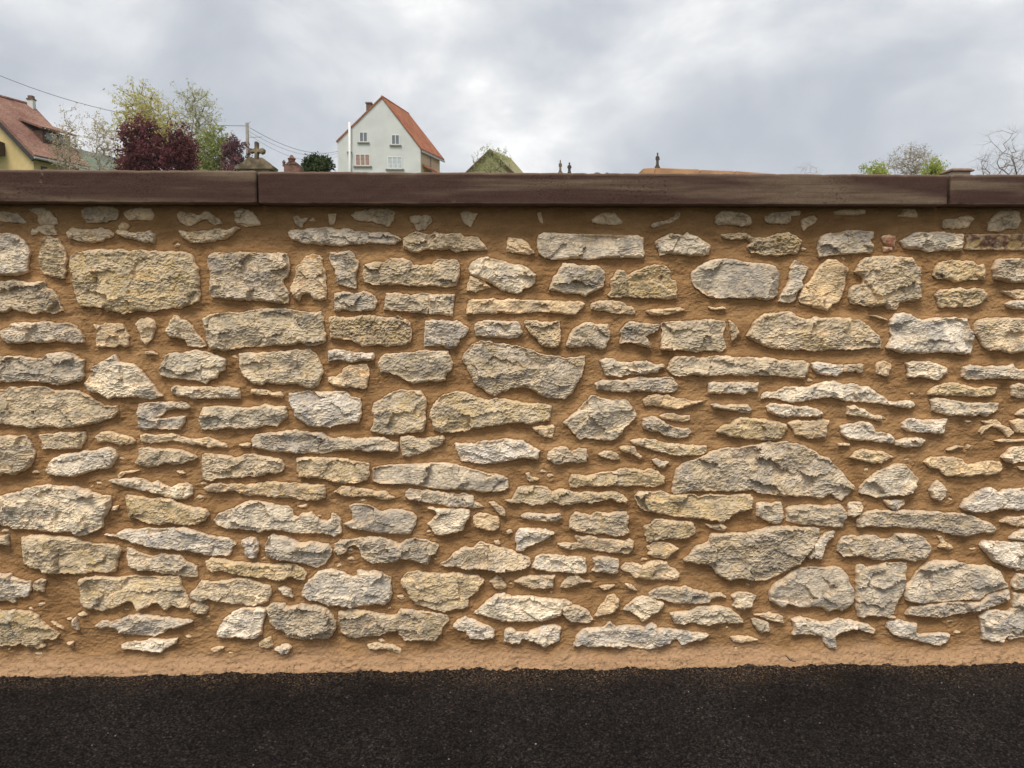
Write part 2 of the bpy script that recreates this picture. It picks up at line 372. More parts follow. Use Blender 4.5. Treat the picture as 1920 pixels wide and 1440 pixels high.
STONES[(480, 380)] = '''
d 280,110 315,95 330,120 385,115 380,135 350,155 350,185 330,190 300,155
d 540,85 600,82 600,110 580,165 555,165
d 712,90 760,68 850,52 930,50 1000,55 1040,75 1035,115 1020,150 990,178 930,160 870,138 800,135 740,125
d 1155,105 1225,98 1240,108 1260,95 1310,105 1320,135 1290,170 1270,205 1210,200 1185,165 1160,145
d 1535,80 1560,70 1620,78 1660,82 1645,125 1625,160 1605,185 1570,155 1550,120
g 245,215 290,195 330,210 400,195 480,185 560,190 620,200 690,190 740,215 800,215 870,230 930,220 1000,230 1050,250 1085,275 1055,300 1040,315 950,310 880,305 800,308 720,315 640,322 540,318 440,312 350,305 310,285 260,275 250,245
p 1110,270 1155,230 1200,218 1260,235 1320,240 1340,215 1400,235 1480,235 1530,228 1555,255 1610,255 1660,260 1690,290 1720,325 1735,355 1660,358 1590,355 1500,368 1450,345 1380,355 1320,350 1260,350 1220,375 1140,362 1110,340 1105,305
c 300,480 350,440 370,410 420,385 470,395 500,420 490,460 520,510 520,580 528,650 525,720 480,735 430,725 410,690 380,685 345,690 320,738 280,715 260,660 255,630 290,570 300,520
g 550,375 620,375 700,362 735,380 750,430 768,440 762,500 745,560 755,600 745,645 680,632 620,610 600,560 590,500 565,460 550,420
p 800,470 870,450 960,450 1000,415 1080,415 1150,430 1180,465 1240,470 1320,465 1360,425 1450,430 1510,430 1528,470 1522,560 1500,620 1440,635 1370,625 1300,620 1220,630 1150,625 1080,610 1020,620 940,618 870,612 810,595 800,550 805,510
g 585,680 640,672 700,675 740,685 800,668 850,672 890,705 912,740 885,805 810,812 740,815 690,808 650,800 620,812 585,810 590,750
g 975,678 1060,680 1150,690 1240,682 1297,685 1294,760 1287,835 1200,825 1100,812 1020,808 958,800 968,740
g 1303,690 1400,690 1490,688 1480,750 1475,850 1400,840 1294,832 1300,760
q 548,860 600,850 680,865 760,850 850,845 920,855 990,865 1060,852 1120,875 1160,900 1168,980 1155,1045 1100,1065 1000,1080 920,1065 800,1078 750,1050 700,1025 620,1020 555,1015 550,930
g 1270,885 1340,880 1420,890 1510,885 1550,910 1600,940 1580,985 1530,1030 1490,1092 1430,1090 1390,1070 1330,1075 1260,1075 1265,980
w 1590,490 1630,440 1690,415 1740,410 1800,430 1860,440 1920,460 2000,470 2060,505 2090,540 2095,600 2060,630 2010,650 1960,685 1910,675 1830,650 1760,600 1700,575 1610,536
c 1605,549 1680,578 1740,612 1760,640 1700,650 1650,665 1582,660 1590,600
c 1590,735 1650,728 1720,722 1790,720 1830,735 1900,722 1990,730 2100,735 2200,735 2330,742 2440,742 2475,760 2440,795 2400,835 2330,838 2200,825 2120,815 2000,830 1920,832 1830,820 1780,838 1700,830 1640,835 1575,838 1585,790
g 1640,910 1700,890 1760,885 1840,890 1920,890 1970,895 1985,930 2002,975 1960,1012 1880,1015 1780,1010 1700,1005 1650,995 1638,950
w 540,1110 610,1100 680,1115 760,1125 830,1128 885,1130 880,1185 800,1182 720,1195 650,1185 590,1182 545,1185'''
STONES[(960, 380)] = '''
d 192,80 215,72 225,110 232,155 215,145 200,120
d 600,125 640,95 700,75 770,82 800,115 832,155 780,165 720,162 650,155 605,145
d 1045,170 1080,150 1160,135 1210,110 1240,75 1268,72 1250,110 1210,145 1140,165 1060,190
c 1520,150 1540,90 1580,65 1660,68 1740,80 1790,105 1798,150 1770,175 1690,170 1650,165 1580,158 1550,165
s 190,290 200,240 240,225 330,230 440,235 560,238 660,240 760,245 860,245 950,245 985,265 985,340 995,380 985,415 900,412 820,415 720,412 640,420 560,428 480,412 400,422 300,425 240,410 205,380 192,340
g 1075,290 1110,270 1190,232 1240,240 1280,245 1320,228 1370,250 1420,270 1450,295 1490,325 1475,385 1410,398 1340,400 1260,388 1180,380 1110,395 1105,355 1080,335
c -30,265 20,265 60,275 105,285 130,320 165,375 120,390 60,380 0,375 -35,360 -40,310
q 1570,240 1640,235 1700,225 1770,235 1820,265 1880,265 1920,260 1990,235 2070,222 2130,250 2175,285 2160,340 2130,380 2060,380 1990,402 1950,390 1890,395 1840,378 1790,375 1765,330 1800,300 1760,265 1700,270 1640,275 1600,262
g 290,610 310,560 350,510 380,455 440,460 540,475 600,470 660,480 700,530 690,600 680,640 620,665 550,700 480,680 400,675 340,665 280,655
o 740,580 770,555 790,510 840,510 870,545 920,520 1010,480 1050,470 1120,465 1170,485 1188,520 1185,570 1230,590 1238,650 1235,715 1180,725 1100,715 1000,710 930,712 870,705 790,720 710,695 745,660 740,620
s 1350,520 1400,480 1450,450 1520,425 1600,420 1680,428 1740,445 1830,455 1920,460 1980,480 2000,540 1995,620 1990,690 1950,720 1900,732 1820,712 1740,718 1650,710 1570,718 1490,710 1420,670 1370,630 1350,590
c 590,760 640,740 720,735 790,738 830,750 870,775 915,790 920,830 850,838 780,832 720,815 650,808 592,800
c 1000,812 1060,800 1140,800 1200,790 1260,788 1292,803 1250,820 1180,838 1090,845 1040,838
c 1470,780 1530,793 1580,778 1605,795 1530,804 1490,797
q 90,890 140,882 220,895 300,895 360,890 360,980 358,1075 310,1092 260,1085 210,1060 190,1020 140,990 115,940
g 430,985 460,950 510,925 550,892 600,905 640,915 720,910 735,960 730,1030 700,1085 660,1105 610,1080 560,1070 500,1085 440,1090 405,1075 420,1030
k 815,960 850,905 910,890 960,905 1030,910 1107,915 1105,950 1060,970 1000,1000 1040,1060 1045,1090 1000,1080 940,1060 880,1050 810,1055 820,1000
g 1115,905 1190,895 1300,890 1400,885 1440,875 1520,880 1600,890 1600,930 1580,985 1595,1040 1605,1100 1560,1115 1470,1105 1380,1122 1320,1110 1240,1100 1190,1115 1120,1095 1125,1020 1130,950
c 1625,885 1660,900 1690,940 1705,975 1680,1010 1650,1040 1645,990 1635,935'''
STONES[(1440, 380)] = '''
d -25,110 10,85 60,72 130,75 200,60 238,68 235,98 170,95 168,140 140,163 70,155 0,148 -20,135
d 248,130 290,115 345,95 375,125 330,160 290,185 270,205 250,175
d 500,65 560,55 640,55 730,55 728,85 650,92 560,90 505,85
d 1000,85 1020,50 1100,48 1118,85 1115,108 1050,108 975,98
d 1310,130 1390,128 1430,120 1460,100 1500,98 1545,120 1520,150 1500,185 1430,195 1320,192
d 1655,150 1690,100 1740,65 1800,58 1880,65 1897,130 1870,195 1800,195 1740,215 1650,205
g 385,290 400,250 450,232 520,228 600,210 690,208 740,215 795,218 790,260 770,280 790,320 775,380 700,375 620,380 540,390 460,395 385,408 372,360
r 850,255 900,240 950,255 960,290 945,330 910,325 870,300
r 855,330 930,335 935,360 870,367
w 990,290 1050,260 1110,220 1180,225 1280,220 1380,230 1460,240 1466,290 1453,355 1380,362 1300,355 1220,370 1140,350 1060,345 1020,330 1010,310
b 1472,240 1600,238 1760,237 1990,236 1990,355 1760,355 1600,354 1475,350 1500,300
p -160,1000 -130,950 -90,880 -20,835 40,830 100,820 180,820 210,850 290,880 350,860 440,870 530,860 620,870 690,880 750,920 790,960 830,990 850,1040 850,1088 760,1085 660,1100 560,1105 460,1100 350,1115 240,1100 130,1100 40,1095 0,1085 -70,1050 -110,1030
w 75,740 110,670 160,590 170,490 205,432 250,450 300,490 275,550 255,580 262,625 225,670 190,740 155,752
c 230,720 260,640 320,590 350,530 400,470 450,425 510,430 560,460 605,500 580,560 575,620 555,690 530,750 490,760 440,808 380,795 310,770 235,745
p 610,640 660,620 710,615 720,570 690,540 650,520 690,460 730,410 820,402 920,400 1000,408 1080,410 1110,460 1150,490 1145,570 1148,640 1155,720 1090,740 1040,735 985,750 965,798 900,795 880,770 820,780 740,775 660,760 612,750
o 1240,545 1260,490 1280,450 1350,435 1410,435 1480,438 1540,440 1580,475 1620,465 1635,500 1620,570 1570,580 1500,575 1450,590 1400,595 1350,570 1280,575
k 1690,500 1710,440 1740,420 1830,420 1990,420 1990,595 1850,598 1780,590 1700,575 1700,540
o 1255,690 1300,650 1370,655 1440,632 1490,655 1560,640 1620,655 1650,690 1630,720 1590,760 1540,780 1440,785 1360,785 1285,780 1275,730
c 1755,665 1850,655 1990,650 1990,720 1870,725 1820,700
w 1780,760 1830,735 1990,735 1990,800 1840,795 1800,780
c 760,845 820,848 905,880 850,876 800,856
w 920,880 960,830 1020,828 1080,840 1110,870 1190,880 1220,865 1300,865 1400,862 1490,870 1510,920 1535,1000 1535,1070 1515,1138 1400,1130 1290,1118 1180,1130 1080,1128 1010,1135 950,1110 880,1090 910,1050 930,1000 915,940
p 1550,920 1590,875 1680,865 1800,865 1990,870 1990,1110 1880,1125 1830,1130 1740,1110 1660,1108 1610,1070 1590,1020 1560,980'''
STONES[(0, 660)] = '''
g -40,40 60,30 160,35 240,45 310,55 350,20 420,8 490,0 560,25 600,50 632,60 620,130 628,180 590,220 490,240 430,250 350,232 260,220 180,215 80,225 -40,225
w 640,240 665,180 700,145 675,130 740,85 790,65 840,25 870,18 890,80 950,85 1000,88 1040,120 1080,170 1130,230 1180,290 1225,330 1140,355 1060,345 980,335 930,345 870,335 820,352 770,330 740,305 700,305 660,290
w 1190,130 1220,70 1250,20 1290,8 1370,8 1460,-12 1540,0 1600,15 1680,50 1695,100 1680,140 1630,170 1620,195 1560,215 1545,240 1500,220 1420,210 1330,200 1260,190 1200,175
g 1280,265 1330,255 1420,265 1520,262 1600,268 1680,258 1740,268 1790,280 1800,350 1740,350 1650,345 1560,348 1470,352 1400,335 1340,330 1290,310
y -40,300 40,280 80,262 150,275 240,258 330,262 400,285 460,295 540,285 600,300 670,330 720,370 790,410 880,405 882,455 840,490 760,520 680,540 600,560 520,565 440,572 360,555 240,572 170,560 80,550 0,535 -40,535
g 1040,390 1120,380 1200,375 1300,375 1400,382 1420,415 1400,430 1330,425 1270,430 1220,470 1160,495 1250,500 1320,485 1388,485 1370,540 1350,585 1250,580 1150,578 1080,582 1040,570 1035,510 1025,450
w 1520,415 1580,410 1640,405 1740,410 1830,420 1920,415 1980,395 2040,410 2145,410 2158,490 2110,520 2080,558 2000,545 1930,575 1850,570 1780,575 1720,565 1660,575 1580,585 1510,578 1505,530 1485,515 1510,450
g 290,625 370,618 450,605 540,608 630,600 642,640 620,690 600,725 520,722 440,730 370,725 310,728 318,690
c 710,635 760,605 820,595 880,618 940,625 1000,645 1020,665 1000,685 930,690 890,700 840,680 790,670 740,678
c 1045,620 1090,615 1160,625 1240,618 1300,612 1360,635 1420,655 1490,655 1560,640 1620,660 1680,685 1720,715 1690,720 1620,705 1560,720 1500,695 1440,690 1370,680 1300,665 1230,675 1150,680 1060,680
c 1790,695 1850,683 1880,690 1870,715 1820,712
g -40,640 60,625 130,635 190,630 220,670 240,720 262,750 250,800 225,860 170,890 110,920 50,915 -40,930
w 345,890 365,830 400,800 470,770 560,760 640,745 720,740 770,720 820,712 860,740 878,780 850,820 830,870 760,872 700,890 620,910 570,930 500,930 420,932 370,910
g 1040,730 1100,715 1170,730 1250,725 1330,735 1400,750 1480,790 1430,815 1370,835 1300,845 1240,830 1180,860 1110,865 1050,850 1015,830 1040,780
c 1325,895 1370,890 1388,910 1350,918
p 1515,775 1560,762 1640,775 1700,780 1770,798 1830,770 1920,770 1980,785 2040,795 2110,805 2130,850 2120,890 2080,910 2020,905 1960,930 1920,935 1860,925 1820,945 1720,945 1640,950 1580,965 1520,950 1515,880
w 820,965 880,955 950,950 1020,945 1080,965 1130,985 1180,970 1220,1000 1280,1020 1330,990 1400,985 1438,1000 1440,1070 1390,1105 1320,1100 1250,1085 1180,1065 1110,1050 1030,1030 940,1010 880,995
c 880,925 910,900 960,895 1050,886 1000,905 930,915 890,950
c 1525,1020 1580,990 1650,985 1700,1000 1760,985 1830,1000 1920,990 2000,975 2100,978 2190,985 2290,990 2370,998 2435,1000 2445,1090 2400,1110 2320,1112 2240,1105 2170,1088 2070,1090 1980,1080 1900,1070 1860,1075 1800,1060 1750,1040 1690,1050 1620,1050 1560,1045
w -40,1100 30,1070 110,1060 200,1025 300,1005 380,1000 460,1010 560,1010 640,1030 720,1065 780,1080 830,1080 825,1130 820,1180 800,1210 770,1260 765,1310 720,1340 660,1365 600,1380 560,1370 540,1345 470,1350 400,1350 330,1345 260,1335 180,1325 110,1330 60,1310 -40,1290
c 845,1160 890,1153 872,1187 835,1192
y 940,1075 1000,1080 1060,1085 1120,1105 1200,1095 1290,1108 1350,1135 1400,1160 1480,1170 1550,1185 1565,1220 1540,1260 1490,1285 1420,1298 1340,1295 1270,1280 1200,1295 1110,1285 1050,1260 970,1240 960,1180 945,1120'''
STONES[(480, 660)] = '''
g -125,15 -50,5 0,10 100,0 200,0 300,-15 400,-18 440,10 470,50 490,110 502,150 480,200 470,250 430,270 370,265 310,240 230,240 150,245 90,222 40,252 0,240 -40,225 -90,190 -120,130
c 0,275 60,285 120,305 180,300 205,325 195,345 130,330 70,325 20,320 -40,315 -35,285
c 540,190 600,185 640,165 650,130 690,110 770,90 830,95 848,130 845,200 830,270 790,275 720,268 640,262 570,245 542,225
g 915,90 935,40 960,20 1050,15 1130,5 1200,0 1250,-15 1350,-5 1440,-5 1460,40 1478,85 1465,140 1430,160 1420,210 1370,225 1300,215 1240,225 1180,238 1130,215 1080,185 1010,160 930,150
p 1545,60 1570,0 1620,-55 1690,-85 1750,-80 1800,-60 1860,-65 1920,-45 1960,-50 2010,-30 2070,-20 2110,10 2160,25 2240,30 2320,45 2400,40 2468,30 2465,90 2440,180 2410,230 2375,300 2320,350 2250,345 2190,350 2130,320 2080,290 2030,260 1960,265 1920,265 1880,290 1830,310 1790,330 1740,310 1690,270 1640,240 1620,190 1590,130 1570,90
w 245,310 310,305 380,290 450,300 540,300 620,295 690,305 720,340 780,350 790,400 788,480 770,530 720,535 660,540 610,545 560,565 480,562 400,555 340,520 290,480 275,430 250,390
y 980,320 1030,300 1080,282 1140,290 1240,292 1268,340 1280,400 1265,450 1275,520 1255,590 1200,605 1130,610 1050,620 980,625 910,610 860,590 880,550 885,490 870,430 890,380 950,350
o 1300,455 1330,400 1370,345 1440,310 1520,295 1590,315 1660,340 1740,365 1800,345 1870,355 1920,365 1990,378 2070,390 2150,390 2215,410 2210,460 2200,520 2120,525 2060,542 1980,530 1900,530 1820,550 1720,560 1640,570 1570,590 1480,600 1400,602 1330,585 1320,520 1305,480
g -30,650 0,622 80,608 170,605 220,595 300,585 350,600 430,605 500,605 540,640 580,650 650,640 720,650 800,648 880,645 960,640 1000,670 1070,680 1060,748 980,745 900,740 850,750 800,740 700,735 620,735 560,745 490,762 400,755 300,762 200,750 100,740 20,725 -30,710
g 1085,640 1140,628 1190,640 1250,655 1320,640 1400,630 1420,650 1390,690 1340,715 1280,745 1220,765 1150,790 1100,785 1085,720
w 1490,690 1560,690 1640,690 1700,670 1800,665 1870,655 1930,660 2000,665 2040,690 2090,720 2130,740 2120,770 2115,815 2060,800 1990,795 1930,810 1860,820 1780,835 1680,838 1600,825 1540,820 1520,770
y 305,795 370,790 450,790 520,795 600,795 680,805 760,825 848,840 848,910 830,960 760,985 680,985 590,978 520,955 450,945 380,945 320,935 305,870
s 875,870 940,860 1020,850 1120,845 1220,842 1320,835 1420,835 1500,845 1580,870 1660,890 1740,915 1820,920 1890,950 1892,1020 1840,1045 1760,1050 1690,1052 1620,1035 1520,1030 1420,1030 1320,1020 1220,1000 1120,990 1020,990 930,988 880,965
c 580,1050 640,1010 720,1010 790,1025 860,1040 930,1050 980,1045 1010,1075 1045,1090 1010,1105 940,1108 880,1085 800,1085 720,1085 660,1085 630,1065
g 1120,1050 1150,1030 1220,1035 1300,1040 1400,1055 1480,1065 1560,1065 1630,1080 1640,1130 1710,1160 1640,1170 1560,1165 1480,1165 1400,1148 1320,1135 1240,1120 1160,1110 1115,1090
c 1740,1130 1780,1120 1840,1160 1870,1200 1865,1230 1830,1225 1800,1180'''
STONES[(960, 660)] = '''
y 0,1110 20,1060 50,1020 120,1010 200,1008 270,1020 300,1060 350,1030 420,1040 500,1060 580,1050 650,1060 720,1050 790,1055 840,1080 872,1110 860,1132 800,1128 740,1105 680,1115 600,1135 520,1130 440,1148 380,1150 300,1130 220,1145 150,1152 80,1125 0,1140 -60,1110
w 655,65 710,45 760,50 800,75 850,80 920,75 980,62 1040,75 1080,100 1140,95 1145,115 1105,130 1100,155 1030,160 960,165 880,165 820,188 760,180 700,175 680,120
g 625,235 680,210 760,215 840,215 910,197 980,192 1060,197 1130,192 1190,184 1220,220 1250,245 1240,285 1180,305 1100,305 1020,295 940,290 880,300 800,298 730,292 680,280 635,280
g 1165,125 1190,70 1220,35 1300,35 1380,45 1460,45 1540,28 1620,30 1690,45 1760,40 1840,45 1920,45 2000,60 2100,65 2190,68 2228,85 2215,150 2195,200 2100,195 2000,175 1900,178 1820,175 1740,180 1650,168 1560,175 1470,185 1380,172 1290,180 1210,175
w 1470,235 1540,228 1620,230 1700,228 1780,230 1850,230 1840,300 1790,295 1740,318 1660,310 1580,312 1480,315
c 980,360 1020,330 1100,320 1170,325 1240,350 1300,355 1360,370 1440,366 1380,387 1320,405 1290,425 1240,432 1180,422 1120,415 1070,400 1000,395
k 1490,395 1540,390 1590,405 1650,395 1720,400 1770,392 1798,430 1780,455 1710,450 1650,440 1580,432 1520,420
w 550,375 580,340 620,325 680,350 740,360 790,365 840,355 880,380 910,420 930,470 920,510 880,540 840,570 820,620 780,655 720,662 640,655 560,645 510,655 470,620 430,570 388,530 430,490 480,450 520,410
c 1105,480 1170,460 1220,465 1280,480 1335,475 1335,510 1290,522 1220,515 1150,505
g 980,500 1040,488 1080,485 1120,515 1170,545 1240,567 1330,578 1342,600 1320,635 1260,648 1200,645 1150,630 1100,600 1040,590 990,575 978,540
c 150,565 220,557 270,552 318,552 315,600 300,640 245,638 200,610
y 1530,600 1570,560 1640,540 1680,505 1740,490 1820,500 1920,515 2000,525 2050,545 2062,575 2035,620 2020,650 1950,662 1860,658 1770,650 1690,640 1640,635 1590,615
y 890,670 940,655 1000,650 1060,660 1130,680 1200,690 1290,695 1380,705 1460,705 1455,750 1430,772 1330,775 1220,778 1150,755 1070,740 1000,715 930,700
g 270,755 320,725 360,710 410,715 450,745 500,725 560,730 568,790 550,825 490,832 430,820 380,840 325,840 270,800
c 645,765 690,745 750,745 800,775 805,800 770,815 720,795 670,785
c 800,715 860,705 920,710 930,745 970,790 960,800 910,770 870,755 820,745
w 1050,810 1090,800 1140,830 1180,825 1150,850 1140,870 1090,860
p 1200,1050 1215,960 1235,880 1270,840 1350,815 1430,790 1480,750 1560,730 1640,720 1720,720 1800,705 1880,690 1920,672 1980,680 2040,670 2120,690 2190,705 2260,740 2320,780 2380,800 2420,850 2470,890 2510,950 2560,1000 2530,1060 2470,1110 2430,1095 2390,1060 2350,1080 2310,1100 2240,1080 2170,1085 2070,1080 1980,1075 1920,1065 1880,1065 1800,1030 1740,1040 1680,1045 1600,1045 1500,1040 1420,1045 1340,1040 1290,1055 1230,1068
c 100,910 130,905 150,940 200,950 190,965 130,975 115,950
y 430,980 445,920 500,925 580,930 640,910 700,905 770,900 800,880 870,875 930,880 990,890 1050,875 1100,905 1145,940 1140,985 1080,1010 1000,1010 930,1000 860,1010 790,1000 700,1005 620,1010 560,1000 490,1020 435,1015
y 920,1080 950,1045 1010,1050 1060,1055 1120,1040 1190,1075 1260,1068 1340,1062 1400,1085 1480,1070 1560,1075 1640,1080 1720,1065 1790,1070 1808,1110 1800,1180 1740,1195 1690,1200 1630,1245 1580,1275 1500,1268 1430,1250 1350,1245 1270,1240 1190,1225 1100,1210 1020,1195 960,1170 935,1120'''
STONES[(1440, 660)] = '''
w 330,90 370,72 430,85 500,95 562,98 558,150 520,180 450,178 380,165 345,130
c 570,100 640,95 722,92 710,125 700,158 680,160 670,140 610,145 568,150
c 810,85 860,65 928,90 915,140 905,185 870,180 815,165
w 1040,85 1090,70 1160,72 1220,75 1290,100 1340,120 1352,160 1310,170 1300,205 1270,212 1200,195 1130,190 1050,195 1058,140
w 1460,110 1530,100 1620,110 1700,108 1780,110 1840,90 1858,130 1990,130 1990,208 1840,200 1740,198 1640,200 1580,208 1500,205 1455,185
w -40,325 0,300 60,300 120,270 200,260 290,265 360,240 430,225 500,220 560,245 640,235 690,260 750,260 800,290 850,330 900,370 960,380 1040,365 1090,375 1105,400 1060,420 990,415 920,400 840,390 760,380 680,370 600,375 530,350 470,335 400,345 330,355 250,370 190,378 120,365 60,350 0,345 -50,355
o 1200,300 1250,265 1310,240 1400,230 1470,250 1550,275 1640,262 1718,270 1700,325 1640,332 1550,335 1460,325 1380,328 1290,322 1205,322
w 1215,360 1270,340 1340,355 1420,370 1490,385 1570,385 1650,385 1730,385 1720,430 1680,460 1640,488 1590,470 1530,482 1440,475 1350,470 1270,455 1230,440 1240,400
c 1830,255 1870,240 1990,245 1990,345 1870,345 1828,325
w -15,410 20,385 80,395 150,398 220,410 300,410 360,430 420,460 390,490 330,480 250,485 170,480 100,490 40,470 0,440
w 595,410 650,405 710,425 760,460 800,480 855,485 850,520 800,510 740,488 660,480 590,470
c 150,530 210,515 280,515 330,520 390,505 460,510 440,570 432,645 370,645 300,645 250,625 200,620 185,580
w 540,560 580,545 640,540 700,525 760,530 795,560 800,600 860,605 930,625 955,655 945,685 860,680 780,668 700,660 620,655 565,635 555,600
w 960,670 1020,650 1090,645 1150,645 1180,665 1140,705 1070,712 1000,710 955,700
c 525,685 615,688 610,705 530,705
w 1010,530 1060,500 1110,505 1180,515 1260,510 1342,505 1330,560 1322,615 1260,612 1180,600 1110,600 1050,595 1005,565
c 1580,600 1610,560 1650,545 1600,520 1660,515 1720,510 1760,550 1810,570 1850,600 1830,620 1800,640 1770,600 1720,570 1670,562 1620,590 1595,625
c 1815,515 1880,505 1990,500 1990,600 1860,605 1840,570
c 1700,665 1770,655 1850,660 1990,650 1990,668 1830,674 1740,678
c 1855,470 1895,435 1990,415 1990,470 1890,478
o 620,790 660,745 720,730 790,745 850,745 900,770 940,785 900,805 850,835 800,835 730,820 670,805
c 1340,735 1390,715 1430,700 1470,713 1420,718 1380,740
c 1165,825 1220,795 1300,790 1400,790 1460,810 1500,850 1570,835 1650,820 1740,825 1758,870 1720,915 1650,925 1580,920 1490,935 1400,930 1340,930 1300,900 1290,880 1220,870
w 1755,790 1800,740 1850,710 1990,715 1990,825 1880,825 1840,838 1790,820
c 1880,865 1990,860 1990,890 1900,885
w 690,1025 740,965 800,915 870,880 940,850 1020,835 1060,880 1100,920 1132,950 1110,1000 1080,1060 1010,1075 940,1080 880,1085 840,1095 780,1080 720,1065 685,1055
g 1210,1030 1240,985 1275,965 1310,990 1340,1040 1335,1085 1290,1122 1240,1100 1220,1060
w 1445,1165 1480,1110 1550,1060 1640,1020 1700,1025 1730,1055 1790,1030 1860,1035 1990,1010 1990,1185 1860,1185 1800,1180 1740,1172 1680,1195 1630,1202 1570,1205 1480,1190
w 870,1115 950,1115 1020,1110 1020,1145 985,1170 940,1180 910,1165'''
STONES[(0, 940)] = '''
w 1600,140 1640,95 1700,70 1760,55 1810,20 1860,0 1920,-5 1980,8 2050,25 2100,40 2160,40 2195,70 2200,110 2230,125 2260,95 2340,85 2370,120 2410,145 2460,150 2490,130 2485,90 2520,100 2555,140 2558,240 2510,262 2440,245 2370,235 2300,240 2230,235 2170,235 2110,215 2040,215 1980,220 1940,232 1900,215 1820,210 1740,205 1660,195 1620,170
g -40,255 40,265 55,300 20,325 -40,330
y 160,270 230,262 310,255 400,258 470,265 560,280 640,310 720,325 800,325 900,335 905,370 880,420 875,490 860,530 780,535 700,525 640,540 590,545 500,540 400,542 330,540 300,510 220,495 180,460 175,400 165,330
w 780,250 860,255 930,215 1020,215 1100,205 1200,210 1300,200 1400,205 1470,230 1540,255 1640,270 1720,280 1775,325 1740,345 1720,405 1640,405 1590,412 1500,390 1400,375 1330,365 1240,360 1150,350 1060,330 980,305 900,275
g 950,350 1000,355 1040,390 1110,410 1160,420 1200,395 1280,400 1350,410 1400,455 1480,490 1480,570 1400,565 1330,550 1250,545 1160,525 1080,520 1000,505 965,480 955,420
w 1815,290 1870,272 1920,275 1940,320 1935,370 1920,425 1870,430 1835,400 1835,350 1810,330
o 1540,450 1590,425 1660,435 1740,455 1830,460 1920,468 1990,475 2060,478 2120,468 2220,475 2270,505 2300,550 2280,588 2220,585 2190,560 2130,590 2060,592 2000,575 1920,568 1830,560 1740,545 1660,520 1590,530 1550,500
w -40,545 60,550 110,580 170,600 225,600 230,670 210,710 140,720 70,735 -40,760
c 240,640 260,600 310,585 345,590 330,640 325,680 280,670
y 590,590 640,570 760,565 900,575 1000,560 1100,565 1220,570 1340,560 1355,610 1370,660 1400,700 1425,760 1410,800 1350,800 1290,780 1240,820 1210,790 1180,760 1150,770 1100,795 1040,820 1010,790 1000,750 950,755 890,780 830,810 770,820 700,805 630,800 600,740 605,680
g 1430,780 1470,755 1520,760 1560,800 1550,840 1490,845 1430,825
y 1420,700 1480,640 1510,595 1590,610 1670,600 1750,585 1850,580 1920,605 1960,620 2030,640 2035,690 2010,750 1960,770 1900,782 1820,770 1740,765 1650,755 1570,735 1500,750 1440,735
o -40,815 60,830 150,820 230,835 280,860 300,905 350,940 390,960 440,1000 420,1030 350,1040 300,1060 345,1090 290,1105 210,1085 160,1060 120,1085 60,1080 -40,1060
c 365,900 400,903 470,948 480,968 420,932
w 540,890 565,875 585,930 590,965 560,960 540,920
g 715,935 760,900 830,905 900,890 960,860 1060,850 1160,865 1240,870 1320,885 1400,890 1460,900 1400,925 1330,950 1260,955 1220,990 1150,1010 1060,1000 980,990 900,985 860,945 800,945 740,960
w 910,1080 980,1060 1060,1055 1140,1030 1230,1045 1330,1030 1310,1070 1250,1100 1210,1135 1140,1130 1060,1115 990,1112 920,1110
w 1625,1000 1640,950 1690,880 1740,840 1800,810 1860,800 1920,800 1990,800 1995,850 1970,920 1960,1000 1900,1030 1830,1030 1760,1015 1680,1025 1635,1015
c 500,1060 550,1058 540,1085 510,1080
c 1580,1110 1640,1090 1680,1095 1640,1125 1600,1130'''
